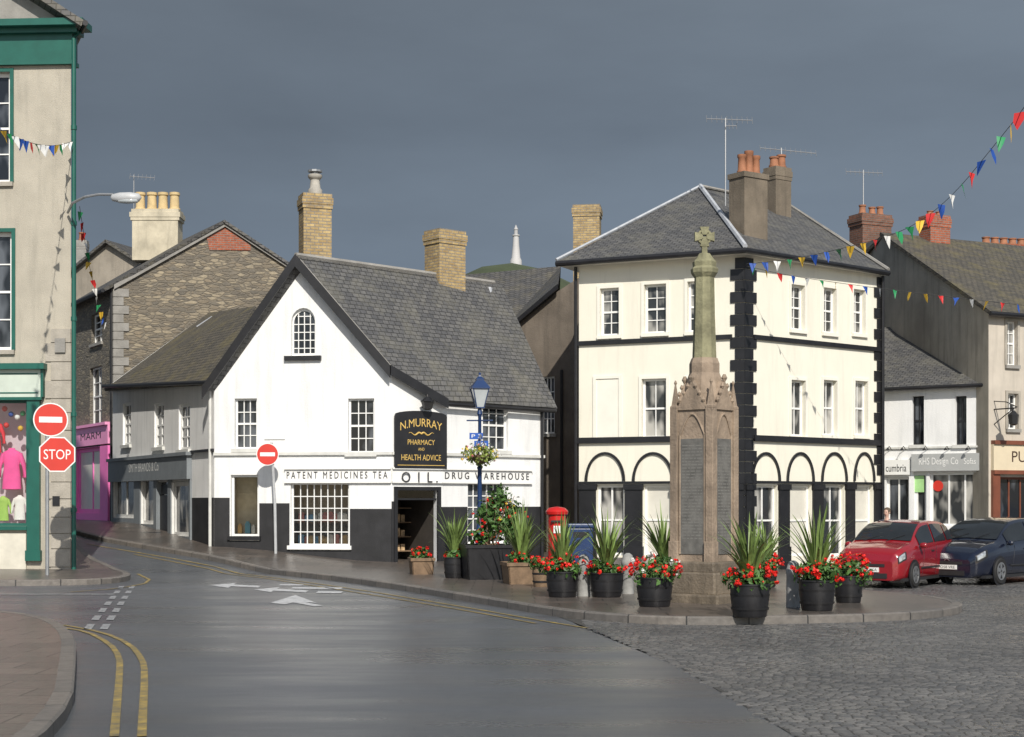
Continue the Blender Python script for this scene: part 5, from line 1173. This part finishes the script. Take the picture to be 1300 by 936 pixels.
    for xw in wheels:
        for sd in (1, -1):
            yw = stn[5][3]
            am = MB().lathe([(wr + .055, 0), (wr + .055, .012), (.02, .013)], (0, 0, 0), 24); am.v = [Vector((xw + v.x, sd * (yw - .006 + v.z), wr + v.y)) for v in am.v]; obj('wheel_arch', am, blackp, t, local=True)
            prof = [(wr * .66, 0), (wr * .66, .2), (wr * .9, .205), (wr, .17), (wr, .03), (wr * .9, 0)]
            tm = MB().lathe(prof, (0, 0, 0), 28); tm.v = [Vector((xw + v.x, sd * (yw - .17 + v.z), wr + v.y)) for v in tm.v]
            wh_ = smoothang(obj('wheel', MB().add([Vector((xw + p[0], sd * (yw + p[2]), wr + p[1])) for p in [(wr * .64 * math.cos(R(15 * i)), wr * .64 * math.sin(R(15 * i)), .022) for i in range(24)]], [tuple(range(24))]), blackp, t, local=True)); smoothang(obj('tyre', tm, tyreM, wh_, local=True))
            rm = MB()
            for k in range(5):
                an = R(72 * k + 90); d = Vector((math.cos(an), 0, math.sin(an))); s_ = Vector((-math.sin(an), 0, math.cos(an))); o_ = Vector((xw, sd * (yw + .025), wr))
                rm.prism([o_ + d * .03 - s_ * .04, o_ + d * wr * .62 - s_ * .055, o_ + d * wr * .62 + s_ * .055, o_ + d * .03 + s_ * .04], Vector((0, sd * .012, 0)))
            rr2 = MB().lathe([(wr * .56, .026), (wr * .56, .042), (wr * .67, .042), (wr * .67, .026)], (0, 0, 0), 24); rm.add([Vector((xw + v.x, sd * (yw + v.z), wr + v.y)) for v in rr2.v], rr2.f[:-2]); obj('rim', rm, rimM, wh_, local=True)
    return t
st_red = [(2.04, .66, .60, .60, .52), (1.98, .84, .72, .72, .60), (1.82, .95, .82, .81, .68), (1.48, 1.04, .90, .85, .72), (1.2, 1.10, .95, .865, .73), (.78, 1.36, .98, .865, .68), (.38, 1.54, 1.0, .865, .63), (-.3, 1.61, 1.02, .865, .63), (-1.0, 1.60, 1.04, .86, .62), (-1.55, 1.53, 1.06, .845, .61), (-1.86, 1.34, 1.06, .82, .62), (-2.0, 1.05, .92, .79, .66), (-2.04, .6, .55, .7, .6)]
st_blk = [(2.38, .64, .58, .62, .54), (2.32, .80, .70, .76, .62), (2.12, .92, .82, .87, .72), (1.7, 1.03, .92, .93, .78), (1.35, 1.10, .97, .94, .78), (.85, 1.38, 1.0, .94, .72), (.35, 1.58, 1.02, .94, .66), (-.4, 1.66, 1.04, .94, .66), (-1.2, 1.65, 1.06, .935, .65), (-1.8, 1.57, 1.09, .92, .63), (-2.2, 1.36, 1.1, .88, .62), (-2.35, 1.0, .92, .84, .68), (-2.39, .6, .55, .75, .62)]
def park(px, d): q = XY(px, d); return Vector((q.x, q.y, h(q.x, q.y) + .02))
hd_ = lambda dx, dy: math.atan2(dy, dx)
car('red people carrier parked on the cobbles facing the memorial', park(1141, 39.6), hd_(-.56, -.83), carred, st_red, (1.27, -1.27), .315, 'PX10 LKA')
car('dark people carrier parked at the right edge behind the red car', park(1258, 41.2), hd_(-.68, -.73), carblk, st_blk, (1.42, -1.43), .335, 'PO58 VRE')

# ------------------------------------------------------------------ person behind the red car
def skinobj(name, joints, edges, mat, par, sub=2):
    me = bpy.data.meshes.new(name); me.from_pydata([j[0] for j in joints], edges, []); o = bpy.data.objects.new(name, me); COL.objects.link(o); me.materials.append(mat)
    o.parent = par; WL[o.name] = WL[par.name]
    sk = o.modifiers.new('skin', 'SKIN'); sk.use_smooth_shade = True
    for i, j in enumerate(joints): me.skin_vertices[0].data[i].radius = (j[1], j[1] if len(j) < 3 else j[2])
    me.skin_vertices[0].data[0].use_root = True
    sb_ = o.modifiers.new('sub', 'SUBSURF'); sb_.levels = sub; sb_.render_levels = sub; return o
pp = XY(1126, 45.2); pz = h(pp.x, pp.y) + .122
pe = thing('person', 'person in a dark jacket walking left behind the red car', 'person', (pp.x, pp.y, pz), None, R(-130))
skinM = M('skin', (.55, .35, .27), .5, .05); jackM = M('jacket', (.07, .08, .11), .8, .15); trouM = M('trousers', (.03, .035, .05), .8); hairM = M('hair', (.10, .07, .045), .8, .2, 20); shoeM = M('shoe', (.02, .018, .016), .5)
J = [((0, 0, .95), .13, .10), ((0, 0, 1.15), .13, .10), ((0, 0, 1.38), .15, .10), ((0, 0, 1.47), .06), ((.01, 0, 1.55), .055), ((.02, 0, 1.62), .085, .078), ((.015, 0, 1.72), .085, .08), ((.0, 0, 1.77), .05),
     ((0, .17, 1.40), .055), ((.05, .22, 1.14), .045), ((.18, .22, .92), .035), ((.22, .22, .85), .03), ((0, -.17, 1.40), .055), ((-.06, -.22, 1.14), .045), ((.02, -.22, .90), .035), ((.04, -.22, .83), .03),
     ((.0, .09, .90), .09), ((.10, .09, .50), .06), ((.05, .09, .09), .04), ((0, -.09, .90), .09), ((.0, -.09, .50), .06), ((-.18, -.09, .12), .04)]
E = [(0, 1), (1, 2), (2, 3), (3, 4), (4, 5), (5, 6), (6, 7), (2, 8), (8, 9), (9, 10), (10, 11), (2, 12), (12, 13), (13, 14), (14, 15), (0, 16), (16, 17), (17, 18), (0, 19), (19, 20), (20, 21)]
bd = skinobj('body', J, E, skinM, pe)
skinobj('jacket', [((0, 0, .86), .155, .125), ((0, 0, 1.15), .15, .12), ((0, 0, 1.38), .17, .12), ((0, 0, 1.48), .075), ((0, .18, 1.40), .07), ((.05, .225, 1.14), .06), ((.17, .22, .94), .05), ((0, -.18, 1.40), .07), ((-.06, -.225, 1.14), .06), ((.02, -.22, .92), .05)], [(0, 1), (1, 2), (2, 3), (2, 4), (4, 5), (5, 6), (2, 7), (7, 8), (8, 9)], jackM, pe)
skinobj('trousers', [((0, 0, .95), .14, .115), ((.0, .09, .88), .105), ((.10, .09, .50), .075), ((.05, .09, .1), .055), ((0, -.09, .88), .105), ((.0, -.09, .50), .075), ((-.18, -.09, .13), .055)], [(0, 1), (1, 2), (2, 3), (0, 4), (4, 5), (5, 6)], trouM, pe)
for dx, dy in ((.08, .09), (-.15, -.09)): m = MB().lathe([(.045, 0), (.05, .03), (.045, .07), (.03, .1)], (0, 0, 0), 12, 0, 2.4, 1); m.v = [v + Vector((dx, dy, 0)) for v in m.v]; smoothang(obj('shoe', m, shoeM, pe, local=True), 60)
m = MB().lathe([(.088, -.03), (.1, .03), (.095, .09), (.06, .14), (.02, .155)], (-.022, 0, 1.66), 16); smoothang(obj('hair', m, hairM, pe, local=True), 70)
m = MB().lathe([(.004, -.03), (.018, -.02), (.014, .01), (.004, .035)], (.11, 0, 1.645), 8); smoothang(obj('nose', m, skinM, pe, local=True), 70)
for s in (-1, 1):
    smoothang(obj('eye', MB().lathe([(.003, -.012), (.012, 0), (.003, .012)], (.098, s * .032, 1.68), 8), blackp, pe, local=True), 70)
    smoothang(obj('ear', MB().lathe([(.004, -.03), (.016, 0), (.012, .025), (.003, .035)], (.01, s * .088, 1.655), 8), skinM, pe, local=True), 70)
obj('mouth', MB().box(.085, -.025, 1.595, .104, .025, 1.605), M('lips', (.35, .14, .12), .5), pe, local=True)

# ------------------------------------------------------------------ bunting
def bunting(label, ctrl, n, size, seed, group='strings of coloured pennants'):
    pts = [Vector(c) for c in ctrl]
    for _ in range(2):
        o = [pts[0]]
        for a, b in zip(pts[:-1], pts[1:]): o += [a * .75 + b * .25, a * .25 + b * .75]
        pts = o + [pts[-1]]
    t = thing('bunting', label, 'bunting', pts[0], group); obj('cord', MB().tube(pts, .007, 4), cable, t)
    acc = [0]
    for a, b in zip(pts[:-1], pts[1:]): acc.append(acc[-1] + (b - a).length)
    rd = random.Random(seed)
    for i in range(n):
        s = acc[-1] * (i + .5) / n; k = max(j for j in range(len(acc) - 1) if acc[j] <= s); f = (s - acc[k]) / (acc[k + 1] - acc[k]); p = pts[k].lerp(pts[k + 1], f); d = (pts[k + 1] - pts[k]).normalized()
        yaw = rd.choice((-1, 1)) * rd.uniform(.25, 1.25); d = Matrix.Rotation(yaw, 3, 'Z') @ d
        w = size * .36; sw_ = Vector((rd.uniform(-.35, .35), rd.uniform(-.4, .4), 0)) * size; tip = p + Vector((0, 0, -size)) + sw_; mid = (p + tip) / 2 + Vector((rd.uniform(-.12, .12), rd.uniform(-.2, .2), 0)) * size
        a, b = p - d * w, p + d * w; m = MB().add([a, p, b, a.lerp(tip, .5) + (mid - (p + tip) / 2), mid, b.lerp(tip, .5) - (mid - (p + tip) / 2) * .5, tip], [(0, 1, 4, 3), (1, 2, 5, 4), (3, 4, 6), (4, 5, 6)])
        obj('pennant', m, FL[(i + seed + rd.randint(0, 1)) % 5], t, smooth=True)
bunting('long string of pennants rising from the cream building corner to the top right', [P(948, 335, 44.0), P(1000, 331, 41.5), P(1060, 318, 38.5), P(1130, 300, 35), P(1172, 280, 32.5), P(1215, 243, 30), P(1262, 185, 27), P(1300, 138, 24.5), P(1345, 70, 22)], 28, .28, 0)
bunting('nearly level string of pennants from the cream building corner to the right edge', [P(948, 338, 44.0), P(1000, 350, 43.4), P(1090, 363, 42.6), P(1180, 374, 42), P(1300, 388, 41.6), P(1400, 398, 41.5)], 24, .24, 2)
bunting('string of pennants meeting the left corner building below its cornice', [P(91, 180, 37.85), P(70, 186, 36.4), P(40, 183, 34.4), P(0, 165, 32), P(-50, 135, 29.5)], 20, .25, 1)
bunting('string of pennants hanging across the side street to the stone house', [P(101, 262, 38.3), P(109, 315, 43), P(119, 365, 48), P(129, 400, 52), P(136, 412, 54.6)], 14, .24, 3)

# ------------------------------------------------------------------ light, sky, camera
SD = Vector((.17 * math.cos(R(38)), -.985 * math.cos(R(38)), math.sin(R(38)))).normalized()
sl = bpy.data.lights.new('sun', 'SUN'); sl.energy = 4.7; sl.angle = R(.5); sl.color = (1, .945, .855); so = bpy.data.objects.new('sun', sl); COL.objects.link(so); so.rotation_euler = (-SD).to_track_quat('-Z', 'Y').to_euler()
wd = bpy.data.worlds.new('World'); S.world = wd; wd.use_nodes = True; nt = wd.node_tree; bg = nt.nodes['Background']
sky = N(nt, 'ShaderNodeTexSky', sky_type='NISHITA'); sky.sun_disc = False; sky.sun_elevation = R(38); sky.sun_rotation = math.atan2(SD.x, SD.y)
tc = N(nt, 'ShaderNodeTexCoord').outputs['Generated']; sx = N(nt, 'ShaderNodeSeparateXYZ'); nt.links.new(tc, sx.inputs[0])
mp = N(nt, 'ShaderNodeMapping'); mp.inputs['Scale'].default_value = (1, 1, 3.2); nt.links.new(tc, mp.inputs[0])
cl = noise(nt, mp.outputs[0], 2.6, 6, .55)
rp = nt.nodes.new('ShaderNodeValToRGB'); nt.links.new(sx.outputs[2], rp.inputs[0]); el = rp.color_ramp.elements
el[0].position = .0; el[0].color = (.215, .265, .325, 1); el[1].position = .36; el[1].color = (.150, .182, .222, 1)
e_ = el.new(.13); e_.color = (.165, .208, .265, 1); e_ = el.new(.23); e_.color = (.128, .160, .202, 1)
c0 = mixc(nt, ramp(nt, cl, .35, .68), rp.outputs[0], mixc(nt, 1.0, rp.outputs[0], (1.25, 1.25, 1.24, 1), 'MULTIPLY'))
xr_ = N(nt, 'ShaderNodeMapRange'); nt.links.new(sx.outputs[0], xr_.inputs[0]); xr_.inputs[1].default_value = -.3; xr_.inputs[2].default_value = .35; xr_.inputs[3].default_value = 8.8; xr_.inputs[4].default_value = 11.5
vm = N(nt, 'ShaderNodeVectorMath', operation='SCALE'); nt.links.new(c0, vm.inputs[0]); nt.links.new(xr_.outputs[0], vm.inputs['Scale'])
fr = N(nt, 'ShaderNodeMapRange'); nt.links.new(sx.outputs[1], fr.inputs[0]); fr.inputs[1].default_value = -.45; fr.inputs[2].default_value = .25
cf = mixc(nt, fr.outputs[0], sky.outputs[0], vm.outputs[0]); nt.links.new(cf, bg.inputs[0]); bg.inputs[1].default_value = .1
cam = bpy.data.cameras.new('camera'); co = bpy.data.objects.new('camera', cam); COL.objects.link(co); co.location = (0, 0, EYE); co.rotation_euler = (R(90), 0, 0)
cam.sensor_width = 36; cam.sensor_fit = 'HORIZONTAL'; cam.lens = 36 * F / 1300; cam.shift_y = (HY - 468) / 1300; cam.clip_end = 5000; cam.clip_start = .1
S.camera = co
S.view_settings.view_transform = 'Standard'; S.view_settings.look = 'None'; S.view_settings.exposure = 0
